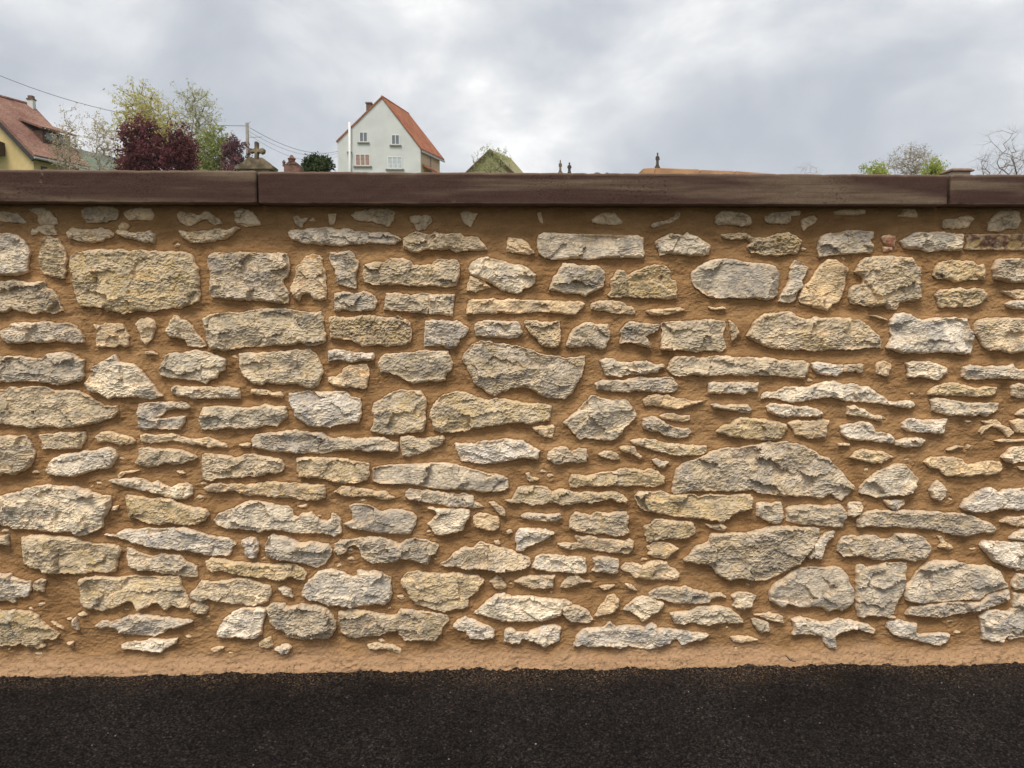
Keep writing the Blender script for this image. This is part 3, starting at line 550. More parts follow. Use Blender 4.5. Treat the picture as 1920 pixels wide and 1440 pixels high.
STONES[(480, 940)] = '''
g 70,330 90,270 130,252 200,265 270,290 330,315 400,305 470,310 540,330 572,365 550,430 520,470 470,497 410,485 350,465 280,455 200,445 130,430 80,405
s 660,170 730,140 720,80 700,35 740,20 800,25 860,35 910,65 950,80 1010,60 1090,65 1180,90 1205,120 1195,180 1150,250 1070,245 980,240 880,235 800,215 720,205
w 1285,50 1330,40 1350,60 1420,57 1500,57 1600,60 1605,110 1570,160 1555,210 1500,235 1440,245 1380,258 1340,240 1320,205 1285,170 1330,130 1360,100 1340,75
c 1625,110 1680,85 1740,100 1810,115 1830,160 1820,205 1770,225 1700,210 1640,190
c 1880,225 1910,210 1925,235 1890,245
k 590,320 640,290 720,290 780,280 860,265 940,270 1010,295 1080,320 1130,290 1200,280 1270,290 1340,320 1370,335 1345,390 1310,410 1290,480 1230,460 1160,440 1100,430 1030,460 960,460 880,470 830,445 790,410 780,350 730,325 690,345 660,395 610,405 590,365
p 1380,470 1440,440 1490,390 1570,340 1620,355 1680,310 1750,325 1830,350 1920,370 1990,405 2055,430 2058,465 2030,500 1960,515 1870,535 1800,520 1720,510 1640,510 1580,515 1500,490 1420,490
w 345,680 370,620 430,560 490,520 560,510 640,530 720,570 760,560 760,520 830,530 900,520 960,545 1012,570 1005,620 1020,680 1005,740 970,780 900,770 850,780 780,785 700,798 620,780 540,785 470,750 400,740 350,715
y 1090,590 1130,540 1210,525 1280,540 1350,548 1420,550 1470,535 1560,548 1650,560 1715,590 1690,630 1650,680 1590,730 1590,790 1540,805 1470,810 1410,832 1340,815 1270,790 1200,770 1150,720 1130,670 1095,640
w 170,655 210,640 260,660 275,720 240,720 200,700
k 75,800 130,765 210,770 250,800 320,770 370,780 450,775 520,800 570,850 600,910 590,970 540,1030 490,1030 440,1020 380,1035 310,1030 230,1015 210,970 150,960 100,900 85,840
p 620,830 700,815 790,820 850,830 920,850 1000,860 1060,850 1080,815 1160,815 1240,825 1330,840 1430,855 1445,900 1400,940 1390,990 1340,1050 1270,1045 1200,1040 1120,1045 1080,1010 1060,970 980,985 920,1010 850,1010 760,1025 690,1015 640,980 620,900
w 1480,940 1510,890 1570,870 1640,895 1700,920 1760,950 1790,970 1780,1030 1730,1040 1660,1030 1610,1030 1580,1000 1580,970 1520,970
c 1750,600 1800,560 1840,570 1880,640 1850,660 1800,660
w 1635,835 1680,795 1740,745 1800,700 1860,690 1920,715 1980,716 2060,715 2150,730 2240,735 2320,745 2375,768 2310,790 2290,850 2220,882 2140,897 2040,905 1930,900 1860,900 1780,880 1720,860
k 2295,800 2330,778 2390,785 2450,800 2490,820 2510,860 2525,890 2500,915 2430,905 2360,905 2310,870
c 20,1060 70,1030 110,1020 125,1085 80,1105 30,1090
w 140,1110 190,1075 250,1075 268,1100 230,1150 180,1140
c 835,1080 880,1062 960,1070 1040,1085 1090,1110 1090,1150 1040,1130 970,1105 900,1115 850,1105
c 1780,300 1820,295 1830,320 1800,325'''
STONES[(960, 940)] = '''
w -50,970 0,950 40,985 100,990 180,960 240,935 310,930 370,950 360,1000 350,1050 300,1070 250,1095 200,1070 130,1050 80,1030 60,1060 0,1070 -60,1050
g 65,110 110,90 200,95 280,100 360,95 370,125 330,150 250,150 160,140 80,128
p 430,160 450,110 480,85 540,100 600,105 640,85 720,95 800,80 860,85 880,125 865,180 880,235 830,255 760,265 690,240 620,248 550,235 490,230 430,200
w 25,250 60,205 130,205 200,210 260,215 318,240 270,275 200,310 130,335 80,375 35,370 30,310
c 340,320 400,315 470,320 530,315 480,285 470,258 540,262 600,260 660,282 730,287 800,290 850,300 880,285 915,300 910,350 880,390 810,390 730,382 650,372 570,355 500,350 440,362 370,350
o 990,195 1040,170 1080,140 1150,140 1220,150 1300,150 1360,165 1380,215 1370,255 1310,275 1240,285 1180,280 1110,285 1080,300 1010,302 1000,250
c 1010,340 1060,312 1130,310 1190,320 1255,355 1220,385 1185,405 1170,430 1090,425 1020,395 1030,370
c 1450,170 1500,180 1570,170 1610,195 1590,220 1530,210 1480,195
w 145,500 180,420 240,398 330,405 420,415 500,420 555,430 560,530 510,550 430,540 350,525 280,530 200,510
g 590,520 620,490 605,430 650,415 720,420 800,430 800,490 790,535 750,545 680,530 620,528
c 820,500 850,460 920,465 980,485 1040,450 1110,445 1160,460 1180,500 1230,510 1255,545 1245,590 1160,590 1070,590 980,585 920,580 890,535 840,525
k 1285,440 1330,410 1380,340 1470,310 1500,245 1580,250 1680,240 1780,240 1860,220 1920,195 1980,187 2060,190 2160,195 2260,198 2310,205 2300,260 2290,300 2250,340 2210,390 2160,470 2090,505 2010,545 1940,578 1880,595 1780,590 1690,580 1640,592 1570,570 1530,530 1490,480 1420,470 1360,465 1300,450
p 15,600 80,570 170,560 250,555 320,560 310,610 305,650 240,655 160,655 90,635
c 360,645 400,590 430,565 500,560 540,590 600,605 530,612 470,630 420,650
c 655,640 700,630 775,628 730,655 690,668
c 850,620 900,628 940,670 880,657
g 1030,690 1080,660 1150,640 1230,650 1310,640 1360,665 1430,675 1490,700 1560,690 1608,720 1560,717 1500,730 1480,760 1400,772 1310,765 1220,765 1160,745 1090,725 1035,718
w 1645,710 1700,685 1780,690 1840,710 1810,745 1800,790 1740,805 1690,810 1655,790 1670,750
w 840,810 890,760 940,724 1010,714 1060,734 1140,768 1120,810 1060,850 1020,880 975,905 955,870 890,830
c 620,860 650,800 690,760 720,710 770,705 805,740 800,790 760,835 700,850 640,868
w 1185,840 1260,830 1330,830 1400,790 1480,785 1560,790 1640,810 1690,850 1735,890 1735,912 1680,915 1610,912 1540,915 1470,935 1400,920 1340,905 1290,925 1220,915 1205,880
w 460,1080 480,1020 530,960 600,950 680,950 740,910 780,950 850,935 930,940 1000,950 1040,915 1090,930 1100,960 1180,955 1260,970 1340,985 1420,990 1480,1005 1420,1040 1340,1055 1270,1080 1240,1030 1200,1040 1180,1070 1090,1095 1010,1110 950,1100 880,1085 800,1105 740,1085 660,1090 580,1095 520,1075 460,1095
c 1640,1020 1700,1010 1770,1015 1850,1040 1790,1050 1720,1060 1660,1050'''
STONES[(1440, 940)] = '''
w -85,15 -20,10 40,20 60,5 100,5 105,50 122,120 90,160 60,172 0,150 -40,135 -85,110
c -105,850 -40,845 10,835 70,850 112,870 118,915 70,905 0,888 -60,865
g -130,880 -50,892 0,912 10,970 -50,990 -90,950
w 305,415 340,340 385,280 408,255 430,240 500,225 490,270 440,310 420,370 400,440 360,430 340,420 310,430
g 135,60 160,35 240,35 330,25 420,40 500,25 545,20 575,65 595,90 580,140 550,198 470,190 380,180 290,175 210,165 135,145
w 605,15 650,5 700,5 718,45 690,95 640,120 602,110 607,60
p 665,150 690,110 740,85 820,68 900,75 960,69 1060,70 1160,75 1260,80 1370,90 1470,98 1540,110 1600,140 1680,170 1712,210 1690,240 1620,240 1550,245 1500,265 1430,260 1350,240 1260,215 1160,205 1060,200 960,190 860,195 760,188 670,195
c 1745,155 1790,118 1860,118 1990,118 1990,185 1870,188 1800,165
w 1810,280 1840,240 1900,215 1990,205 1990,290 1870,290
p 525,370 540,290 560,265 640,260 680,270 720,255 800,255 850,285 910,285 960,250 1040,240 1120,250 1180,280 1218,330 1210,400 1170,435 1100,445 1010,435 930,430 850,440 770,430 690,400 640,410 570,410
c 1270,260 1305,265 1340,310 1385,345 1360,368 1310,350 1280,340 1310,320
w 1590,330 1620,295 1700,300 1780,310 1860,310 1990,310 1990,515 1880,510 1800,495 1730,470 1670,430 1640,390
s 10,680 50,620 120,580 180,530 240,500 330,495 430,505 500,490 560,510 600,560 600,600 640,650 648,710 640,750 600,800 550,820 500,810 450,830 415,800 350,785 260,800 200,790 150,765 130,790 100,800 60,770 15,745
g 665,480 700,475 740,500 800,490 870,465 950,462 1040,462 1035,530 1030,620 1010,690 970,760 940,840 890,870 830,860 760,860 680,870 665,800 660,700 665,580
g 1034,640 1080,590 1130,520 1200,460 1270,445 1350,450 1420,450 1490,475 1560,485 1640,480 1700,505 1750,530 1760,580 1810,640 1740,660 1660,680 1580,740 1500,735 1420,740 1330,750 1250,755 1150,770 1080,755 1030,740
k 1040,850 1070,795 1150,784 1260,771 1380,761 1490,756 1590,756 1670,697 1810,664 1810,730 1750,760 1660,800 1560,825 1460,840 1380,850 1300,875 1200,865 1110,860
w 1840,600 1870,555 1990,545 1990,660 1880,660 1830,640
w 1850,770 1890,700 1990,690 1990,795 1890,790
w 180,890 240,868 320,885 400,910 470,905 540,880 620,895 690,910 750,930 800,965 790,995 740,980 670,960 600,965 540,985 500,1010 510,1060 510,1100 450,1100 420,1060 415,1010 340,1000 260,995 185,1000 200,950
w 890,950 910,905 980,895 1050,910 1115,920 1110,985 1150,1000 1230,995 1300,990 1370,1000 1350,1050 1290,1080 1220,1070 1140,1050 1070,1030 1000,1025 940,1000
c 890,868 920,853 960,868 920,888
w 1590,870 1640,820 1720,820 1800,830 1850,800 1990,800 1990,1030 1860,1010 1800,1005 1770,1060 1690,1050 1610,1030 1605,960'''

# kind: base colour, ochre staining, pores, how far it stands proud (m), facet size of relief (m), grain of relief (m)
KIND = {
 'g': ((.560, .490, .390), .30, .40, .015, .0085, .0009), 'w': ((.690, .620, .510), .22, .12, .016, .0090, .0008),
 'c': ((.670, .525, .350), .40, .15, .012, .0060, .0009), 'y': ((.610, .500, .340), .50, .35, .015, .0075, .0012),
 'p': ((.560, .475, .360), .35, .75, .016, .0080, .0015), 'o': ((.600, .490, .325), .50, .75, .016, .0065, .0018),
 'q': ((.500, .405, .275), .45, 1.0, .017, .0055, .0036), 'd': ((.600, .480, .325), .15, .20, .008, .0035, .0007),
 'k': ((.450, .398, .325), .30, .75, .019, .0120, .0015), 's': ((.560, .495, .405), .20, .25, .016, .0045, .0008),
 'r': ((.390, .170, .112), .10, .15, .010, .0040, .0012), 'b': ((.150, .070, .048), .55, .30, .011, .0010, .0005)}

# ------------------------------------------------------------------ the wall
WALL_T = 0.40
wall = empty('stone_wall', (0, 0, 0), 'rubble stone wall in ochre mortar under dark red coping slabs', 'wall')

def pt_seg(P, A, B):
    """distance from each point to the closed outline, its nearest point, and whether it is inside"""
    best = np.full(len(P), 1e9); near = np.zeros_like(P); ins = np.zeros(len(P), bool)
    for c0 in range(0, len(P), 4000):
        p = P[c0:c0 + 4000, None, :]; ab = (B - A)[None]; ap = p - A[None]
        t = np.clip((ap * ab).sum(2) / np.maximum((ab * ab).sum(2), 1e-14), 0, 1)
        q = A[None] + t[..., None] * ab; d = np.hypot(*(p - q).transpose(2, 0, 1))
        k = d.argmin(1); i = np.arange(len(k)); best[c0:c0 + 4000] = d[i, k]; near[c0:c0 + 4000] = q[i, k]
        y = p[..., 1]; cr = (A[None, :, 1] > y) != (B[None, :, 1] > y)
        dy = (B - A)[None, :, 1]
        xi = A[None, :, 0] + (y - A[None, :, 1]) / np.where(np.abs(dy) < 1e-14, 1e-14, dy) * (B - A)[None, :, 0]
        ins[c0:c0 + 4000] = (np.sum(cr & (p[..., 0] < xi), 1) % 2) == 1
    return best, near, ins

def ragged(pts, rnd, amp, step):
    """break the traced corners into a chipped outline"""
    out = []; n = len(pts)
    for i in range(n):
        a, b = pts[i], pts[(i + 1) % n]; L = np.hypot(*(b - a)); k = max(1, int(round(L / step)))
        for j in range(k): out.append(a + (b - a) * j / k)
    o = np.array(out); nx = np.roll(o, -1, 0) - np.roll(o, 1, 0); nx = np.stack([nx[:, 1], -nx[:, 0]], 1)
    nx /= np.maximum(np.linalg.norm(nx, axis=1, keepdims=True), 1e-9)
    s = rnd.random() * 100
    d = amp * (1.1 * perlin(o[:, 0] / .022 + s, o[:, 1] / .022, 3) + 0.8 * perlin(o[:, 0] / .008 + s, o[:, 1] / .008, 9))
    return o + nx * (d + .0016)[:, None] * orient(o)
def orient(o):
    a = np.sum(o[:, 0] * np.roll(o[:, 1], -1) - np.roll(o[:, 0], -1) * o[:, 1]); return 1.0 if a > 0 else -1.0

outlines = []      # (outline in wall x, z; kind)
for (ox, oy), txt in STONES.items():
    for ln in txt.strip().split('\n'):
        k, *pp = ln.split(); q = [tuple(map(float, s.split(','))) for s in pp]
        w = np.array([at(ox + x / 4, oy + y / 4, -KIND[k][3] * .6) for x, y in q])[:, [0, 2]]
        outlines.append((w, k))

def stone_mesh(w, k, seed):
    rnd = random.Random(seed); colr, och, pit, prot, fac, gra = KIND[k]
    size = np.ptp(w, 0); small = min(size) < 0.035
    amp = (0.0005 if k == 'b' else .0018 if k == 's' else .0032) * (.45 if small else 1)
    o = ragged(w, rnd, amp, 0.004); A, B = o, np.roll(o, -1, 0)
    h = 0.0024 if small else (0.0032 if max(size) < .2 else 0.0040)
    lo, hi = o.min(0) - h * 1.2, o.max(0) + h * 1.2
    xs, zs = np.arange(lo[0], hi[0] + h, h), np.arange(lo[1], hi[1] + h, h)
    X, Z = np.meshgrid(xs, zs); P = np.stack([X.ravel(), Z.ravel()], 1)
    d, near, ins = pt_seg(P, A, B); I = ins.reshape(X.shape)
    cell = (I[:-1, :-1].astype(int) + I[1:, :-1] + I[:-1, 1:] + I[1:, 1:]) >= 2
    nx = X.shape[1]; r, c = np.nonzero(cell); i0 = r * nx + c
    f = np.stack([i0, i0 + 1, i0 + nx + 1, i0 + nx], 1)
    Q = np.where(ins[:, None], P, near); d = np.where(ins, d, 0.0)
    # relief: a few broken planes, bedding steps, grain, pores
    s = rnd.random() * 50; x, z = Q[:, 0] + s, Q[:, 1] + s * .7
    scale = max(0.028, min(0.075, min(size) * .55)) * (1.6 if k == 's' else 1)
    wx, wz = x + .012 * fbm(x / .03, z / .03, 21, 3), z + .008 * fbm(x / .03, z / .03, 25, 3)
    _, cid, cx, cy = worley(wx / (scale * 1.7), wz / scale, seed % 97)
    tx, tz = (cid * 7.13 % 1 - .5), (cid * 13.7 % 1 - .5)
    rimn = np.clip(.5 + .8 * fbm(x / .02, z / .02, 15, 3), 0.05, 1.3)
    hgt = prot * (.22 + .33 * rimn + (.78 - .33 * rimn) * (1 - np.exp(-d / (0.0010 + 0.0048 * rimn * rnd.uniform(.6, 1.2)))))
    inner = sstep(0, .009, d)
    hgt = hgt + inner * (fac * 1.25 * (cid - .5) + (wx - cx * scale * 1.7) * tx * .42 + (wz - cy * scale) * tz * .55)
    hgt = hgt + inner * fac * .45 * fbm(x / .06, z / .04, 31, 4, .55)
    lay = fbm(x / .09, z / .02, 41, 2) * 2.2 + z / .016
    fl = lay - np.floor(lay); hgt = hgt + inner * fac * .35 * sstep(.55, 1, fl)
    rough = fbm(x / .011, z / .009, 51, 3, .6)
    hgt = hgt + (.35 + .65 * inner) * gra * rough
    if pit > .5:
        hgt = hgt - inner * gra * 1.5 * sstep(.18, .55, fbm(x / .016, z / .010, 61, 3, .6))
    tilt = (rnd.random() - .35) * .06; mid = (lo + hi) / 2
    hgt = hgt + inner * (Q[:, 1] - mid[1]) * -tilt
    hgt = np.maximum(hgt, -.004)
    V = np.stack([Q[:, 0], -hgt - 0.001, Q[:, 1]], 1)
    # rim runs back into the mortar
    e = np.sort(np.concatenate([f[:, [0, 1]], f[:, [1, 2]], f[:, [2, 3]], f[:, [3, 0]]]), 1)
    key = e[:, 0].astype(np.int64) * len(V) + e[:, 1]
    _, idx, cnt = np.unique(key, return_index=True, return_counts=True)
    E = np.concatenate([f[:, [0, 1]], f[:, [1, 2]], f[:, [2, 3]], f[:, [3, 0]]])[idx[cnt == 1]]
    bv = np.unique(E); mp_ = np.full(len(V), -1); mp_[bv] = len(V) + np.arange(len(bv))
    VB = V[bv].copy(); VB[:, 1] = 0.035
    V2 = np.concatenate([V, VB]); f2 = np.concatenate([f, np.stack([E[:, 1], E[:, 0], mp_[E[:, 0]], mp_[E[:, 1]]], 1)])
    used = np.unique(f2); rm = np.full(len(V2), -1); rm[used] = np.arange(len(used))
    ed = np.concatenate([d, np.zeros(len(bv))])[used]
    c0 = np.array([mid[0], 0, mid[1]])
    return np_mesh('stone', V2[used] - c0, rm[f2], k == 'b', {'edge': ed}), c0, o

prng = random.Random(4)
rag = []; protos = []
for i, (w, k) in enumerate(outlines):
    me, c0, o = stone_mesh(w, k, i * 7 + 3); rag.append(o)
    ob = link('stone', me, M_STONE, wall, c0)
    base, och, pit = KIND[k][:3]; v = prng.uniform(.86, 1.16); t = prng.uniform(-.04, .05)
    ob.color = (base[0] * v * (1.02 + .7 * t), base[1] * v * 1.005, base[2] * v * (1.01 - 1.6 * t), 1)
    ob['ochre'] = och * prng.uniform(.5, 1.2); ob['pit'] = pit * prng.uniform(.7, 1.1)
    protos.append((me, c0, ob))

# the wall goes on beyond both edges of the photograph in the same kind of masonry, joined into one part
XL, XR = at(-10, 800, -.01)[0], at(1937.5, 800, -.01)[0]
exv, exf, exe, off = [], [], [], 0
ext_out = []
for (me, c0, ob), o in zip(protos, rag):
    for edge in (XL, XR):
        if abs(c0[0] - edge) > 1.25: continue
        n = len(me.vertices); v = np.zeros(n * 3, np.float32); me.vertices.foreach_get('co', v)
        f = np.zeros(len(me.loops), np.int32); me.loops.foreach_get('vertex_index', f)
        ed = np.zeros(n, np.float32); me.attributes['edge'].data.foreach_get('value', ed)
        w = v.reshape(-1, 3) + c0; w[:, 0] = 2 * edge - w[:, 0]
        exv.append(w); exf.append(f.reshape(-1, 4)[:, ::-1] + off); exe.append(ed); off += n
        q = o.copy(); q[:, 0] = 2 * edge - q[:, 0]; ext_out.append(q)
eo = link('stone_infill', np_mesh('stone_infill', np.concatenate(exv), np.concatenate(exf), False, {'edge': np.concatenate(exe)}), M_STONE, wall)
eo.color = (.46, .42, .35, 1); eo['ochre'] = .35; eo['pit'] = .4; tag(eo, kind='stuff')

# mortar face between the stones
ZT = at(960, 379, 0)[2] + .04
def mortar():
    h = 0.0050
    xs, zs = np.arange(-3.3, 3.4, h), np.arange(-0.10, ZT, h)
    X, Z = np.meshgrid(xs, zs); D = np.full(X.shape, .08)
    for o in rag + ext_out:
        m = .05; i0, i1 = np.searchsorted(xs, (o[:, 0].min() - m, o[:, 0].max() + m)); j0, j1 = np.searchsorted(zs, (o[:, 1].min() - m, o[:, 1].max() + m))
        sx, sz = X[j0:j1, i0:i1], Z[j0:j1, i0:i1]
        if not sx.size: continue
        A = o[::2]; d, _, ins = pt_seg(np.stack([sx.ravel(), sz.ravel()], 1), A, np.roll(A, -1, 0))
        d = np.where(ins, -d, d).reshape(sx.shape); D[j0:j1, i0:i1] = np.minimum(D[j0:j1, i0:i1], d)
    # little chips of stone pressed into the joints
    rng = np.random.default_rng(77); cv, cf, ce, o2, placed = [], [], [], 0, 0
    for _ in range(6000):
        x, z = rng.uniform(-3.1, 3.2), rng.uniform(.06, ZT - .10); D0 = D[np.searchsorted(zs, z), np.searchsorted(xs, x)]
        if D0 < .012 or placed > 90 or rng.random() > .25 + .75 * (z < .9): continue
        a = np.sort(rng.uniform(0, 2 * math.pi, 7)); rr = min(D0 * .75, rng.uniform(.006, .015)); w = np.stack([x + rr * 1.5 * np.cos(a) * rng.uniform(.6, 1.1, 7), z + rr * .7 * np.sin(a) * rng.uniform(.6, 1.1, 7)], 1)
        me, c0, o = stone_mesh(w, 'c', 9000 + placed); n = len(me.vertices)
        if not n: continue
        v = np.zeros(n * 3, np.float32); me.vertices.foreach_get('co', v); f = np.zeros(len(me.loops), np.int32); me.loops.foreach_get('vertex_index', f)
        ed = np.zeros(n, np.float32); me.attributes['edge'].data.foreach_get('value', ed); bpy.data.meshes.remove(me)
        cv.append(v.reshape(-1, 3) + c0 + np.array((0, .0085, 0))); cf.append(f.reshape(-1, 4) + o2); ce.append(ed); o2 += n; placed += 1
        D = np.minimum(D, np.maximum(np.hypot(X - x, Z - z) - rr, .0))
    ch = link('stone_chips', np_mesh('stone_chips', np.concatenate(cv), np.concatenate(cf), False, {'edge': np.concatenate(ce)}), M_STONE, wall)
    ch.color = (.58, .46, .31, 1); ch['ochre'] = .4; ch['pit'] = .2; tag(ch, kind='stuff')
    H = .0045 * sstep(0, .004, D) * np.exp(-np.maximum(D, 0) / .012) - .0030 - .0040 * sstep(.004, .032, D)
    H += .0042 * fbm(X / .16, Z / .07, 71, 3, .5) + .0016 * fbm(X / .030, Z / .014, 77, 3, .6) + .0019 * fbm(X / .013, Z / .010, 79, 2)
    # the skim fillet at the foot
    foot = sstep(.13, -.01, Z + .03 * fbm(X / .25, Z * 0, 83, 3))
    H += .034 * foot * foot + .004 * foot * fbm(X / .05, Z / .03, 85, 3)
    H = np.where(D < -.012, np.minimum(H, -.012), H)
    V = np.stack([X.ravel(), -H.ravel(), Z.ravel()], 1)
    nx = X.shape[1]; r, c = np.meshgrid(np.arange(X.shape[0] - 1), np.arange(nx - 1), indexing='ij')
    keep = (np.maximum.reduce([D[:-1, :-1], D[1:, :-1], D[:-1, 1:], D[1:, 1:]]) > -.016)
    i0 = (r * nx + c)[keep]; f = np.stack([i0, i0 + 1, i0 + nx + 1, i0 + nx], 1)
    used = np.unique(f); rm = np.full(len(V), -1); rm[used] = np.arange(len(used))
    link('mortar', np_mesh('mortar', V[used], rm[f], False), M_MORTAR, wall)
mortar()
MB().box(-3.3, 3.39, .03, WALL_T, -.3, ZT).build('core', M_MORTAR, wall)

# coping slabs with worn arrises
def coping(x0, x1, pz, seed):
    yf, yb, r = -.084, WALL_T + .06, .0035
    xs = np.linspace(x0, x1, max(4, int((x1 - x0) / .009)))
    prof = []          # (y, zfrac, rim)
    def arc(cy, cz, a0, a1, sy, sz): 
        return [(cy + r * math.cos(R(a)), cz, r * math.sin(R(a))) for a in np.linspace(a0, a1, 5)]
    ring = []
    for cy, top, a0, a1 in ((yf + r, 0, 270, 180), (yf + r, 1, 180, 90), (yb - r, 1, 90, 0), (yb - r, 0, 0, -90)):
        ring += [(cy + r * math.cos(R(a)), top, (r if not top else -r) + r * math.sin(R(a)), 1.0) for a in np.linspace(a0, a1, 5)]
        if (cy < 0 and not top): ring += [(yf, 0, z, 0.0) for z in np.linspace(r * 1.8, .108, 16)]
    n = len(ring); V, E = [], []
    for x in xs:
        zb, zt = pz(x)
        end = min(x - x0, x1 - x); er = max(0, r * .8 - end)
        for y, top, dz, rim in ring:
            z = (zt if top else zb) + dz * (1 if top or rim else (zt - zb) / .12)
            V.append((x, y + (er if y < .1 else -er), z + (-er if z > (zt + zb) / 2 else er)))
            E.append(.55 * rim if (top and y < 0) else (.25 * rim if y < 0 else 0))
    V = np.array(V); dn = .0010 * fbm(V[:, 0] / .05, V[:, 2] / .03, seed, 4); ch = .0022 * np.maximum(0, fbm(V[:, 0] / .018, V[:, 2] / .02, seed + 9, 3) - .25) * (np.array(E) > .1)
    V[:, 1] += dn + ch; V[:, 2] += .0016 * fbm(V[:, 0] / .11, V[:, 1] * 3, seed + 3, 3) - ch * np.sign(V[:, 2] - pz(x0)[0] - .05)
    f = [(i * n + j, i * n + (j + 1) % n, (i + 1) * n + (j + 1) % n, (i + 1) * n + j) for i in range(len(xs) - 1) for j in range(n)]
    c0 = np.array(((x0 + x1) / 2, 0, pz((x0 + x1) / 2)[0]))
    me = bpy.data.meshes.new('coping_slab'); me.from_pydata([tuple(v) for v in V - c0], [], f + [tuple(range(n)), tuple(range((len(xs) - 1) * n, len(xs) * n))[::-1]])
    bm = bmesh.new(); bm.from_mesh(me); bmesh.ops.recalc_face_normals(bm, faces=bm.faces); bm.to_mesh(me); bm.free()
    for p in me.polygons: p.use_smooth = len(p.vertices) == 4
    me.attributes.new('edge', 'FLOAT', 'POINT').data.foreach_set('value', np.array(E, np.float32))
    return link('coping_slab', me, M_COPE, wall, c0)
def lerp_pz(pa, pb):
    (xa, ta, ba), (xb, tb, bb) = pa, pb
    A, B = at(xa, ta, -.084), at(xb, tb, -.084); A2, B2 = at(xa, ba, -.084), at(xb, bb, -.084)
    def g(x):
        t = (x - A[0]) / (B[0] - A[0]); return (A2[2] + (B2[2] - A2[2]) * t, A[2] + (B[2] - A[2]) * t)
    return g
xj1a, xj1b, xj2a, xj2b = (at(x, 350, -.084)[0] for x in (480.5, 484, 1778, 1782.5))
coping(-3.30, xj1a, lerp_pz((0, 318, 378.5), (480, 320, 380)), 201)
coping(xj1b, xj2a, lerp_pz((484, 321.5, 381), (1778, 327, 383.5)), 211)
coping(xj2b, 3.39, lerp_pz((1782, 327, 383.5), (1920, 327, 384)), 221)

# ------------------------------------------------------------------ road and ground
def road():
    h = 0.0052
    xs, ys = np.arange(-2.9, 3.0, h), np.arange(-1.15, .03, h)
    X, Y = np.meshgrid(xs, ys)
    d, cid, _, _ = worley(X / .0105, Y / .0105, 7); d2, cid2, _, _ = worley(X / .019 + 9, Y / .019, 13)
    Zg = .0042 * (1 - d * d) * (.35 + .65 * cid) + .0030 * (1 - d2 * d2) * cid2 - .004
    Zg += .004 * fbm(X / .35, Y / .35, 91, 4) + .0032 * fbm(X / .045, Y / .045, 95, 3)
    edge = sstep(-.10, -.015, Y); Zg += edge * (.009 * fbm(X / .22, Y / .1, 97, 4) + .008 * np.maximum(0, fbm(X / .028, Y / .028, 99, 3)) + .003)
    nx = X.shape[1]; r, c = np.meshgrid(np.arange(X.shape[0] - 1), np.arange(nx - 1), indexing='ij'); i0 = (r * nx + c).ravel()
    V = np.stack([X.ravel(), Y.ravel(), Zg.ravel()], 1); f = np.stack([i0, i0 + 1, i0 + nx + 1, i0 + nx], 1)
    n = len(V); x0, x1, y0, y1 = xs[0], xs[-1], ys[0], ys[-1]
    add = [(-40, -9, -.001), (40, -9, -.001), (40, y0, -.001), (-40, y0, -.001), (-40, y1, -.001), (x0, y0, -.001), (x0, y1, -.001), (x1, y0, -.001), (x1, y1, -.001), (40, y1, -.001)]
    V = np.concatenate([V, add]); f = np.concatenate([f, [[n, n + 1, n + 2, n + 3], [n + 3, n + 5, n + 6, n + 4], [n + 7, n + 2, n + 9, n + 8]]])
    tag(link('asphalt_road', np_mesh('asphalt_road', V, f), M_ASPH), kind='structure')
road()

def ground_z(x, y):
    """cemetery and village climb a slope behind the wall"""
    return np.where(y < .2, -.03, np.minimum(.9 + .14 * (y - .2), 24.0))
M_GRASS = plain('meadow', (.085, .115, .040), .95, .4, .15)
def ground():
    xs = np.concatenate([-np.geomspace(3000, 4, 26), np.linspace(-3, 3, 7), np.geomspace(4, 3000, 26)])
    ys = np.concatenate([[-3000, -600, -120, -40, -9.5, 0.06, .34], np.geomspace(.5, 200, 40), np.geomspace(240, 3000, 14)])
    X, Y = np.meshgrid(xs, ys); Z = ground_z(X, Y)
    nx = len(xs); r, c = np.meshgrid(np.arange(len(ys) - 1), np.arange(nx - 1), indexing='ij'); i0 = (r * nx + c).ravel()
    tag(link('ground', np_mesh('ground', np.stack([X.ravel(), Y.ravel(), Z.ravel()], 1), np.stack([i0, i0 + 1, i0 + nx + 1, i0 + nx], 1)), M_GRASS), kind='structure')
ground()

# ------------------------------------------------------------------ behind the wall
M_YPLAST = plain('yellow_render', (.60, .46, .22), .9, .08, 1.5, bump=.01)
M_WPLAST = plain('white_render', (.62, .63, .61), .9, .07, .6)
M_PEACH = plain('peach_render', (.60, .44, .30), .9, .08, 1.0)
M_TIMBER = plain('brown_timber', (.085, .050, .030), .8, .3, 6)
M_DARK = plain('dark_fascia', (.045, .035, .030), .7, .2, 6)
M_WHITE = plain('white_paint', (.74, .74, .72), .5, .04, 4)
M_ZINC = plain('zinc', (.36, .37, .38), .5, .15, 4)
M_GLASS = plain('window_glass', (.16, .18, .20), .15, .1, 2, spec=.5)
M_CURT = plain('pink_curtain', (.34, .22, .18), .6, .25, 3)
M_NET = plain('net_curtain', (.50, .54, .56), .5, .2, 3)
M_BRICK = plain('brick_stack', (.16, .10, .075), .9, .3, 6)
M_GREYST = plain('weathered_grave_stone', (.22, .17, .115), .95, .45, 9, bump=.02, bscale=60)
M_REDST = plain('red_grave_stone', (.19, .105, .078), .95, .4, 10, bump=.02, bscale=60)
M_ORANGE = plain('orange_sandstone', (.52, .29, .155), .9, .18, 5, bump=.01, bscale=80)
M_PINKST = plain('pale_pink_stone', (.46, .37, .33), .9, .15, 6)
M_CAPST = plain('red_cap_stone', (.24, .13, .10), .9, .2, 8)
M_CONC = plain('weathered_concrete', (.24, .22, .19), .9, .2, 6)
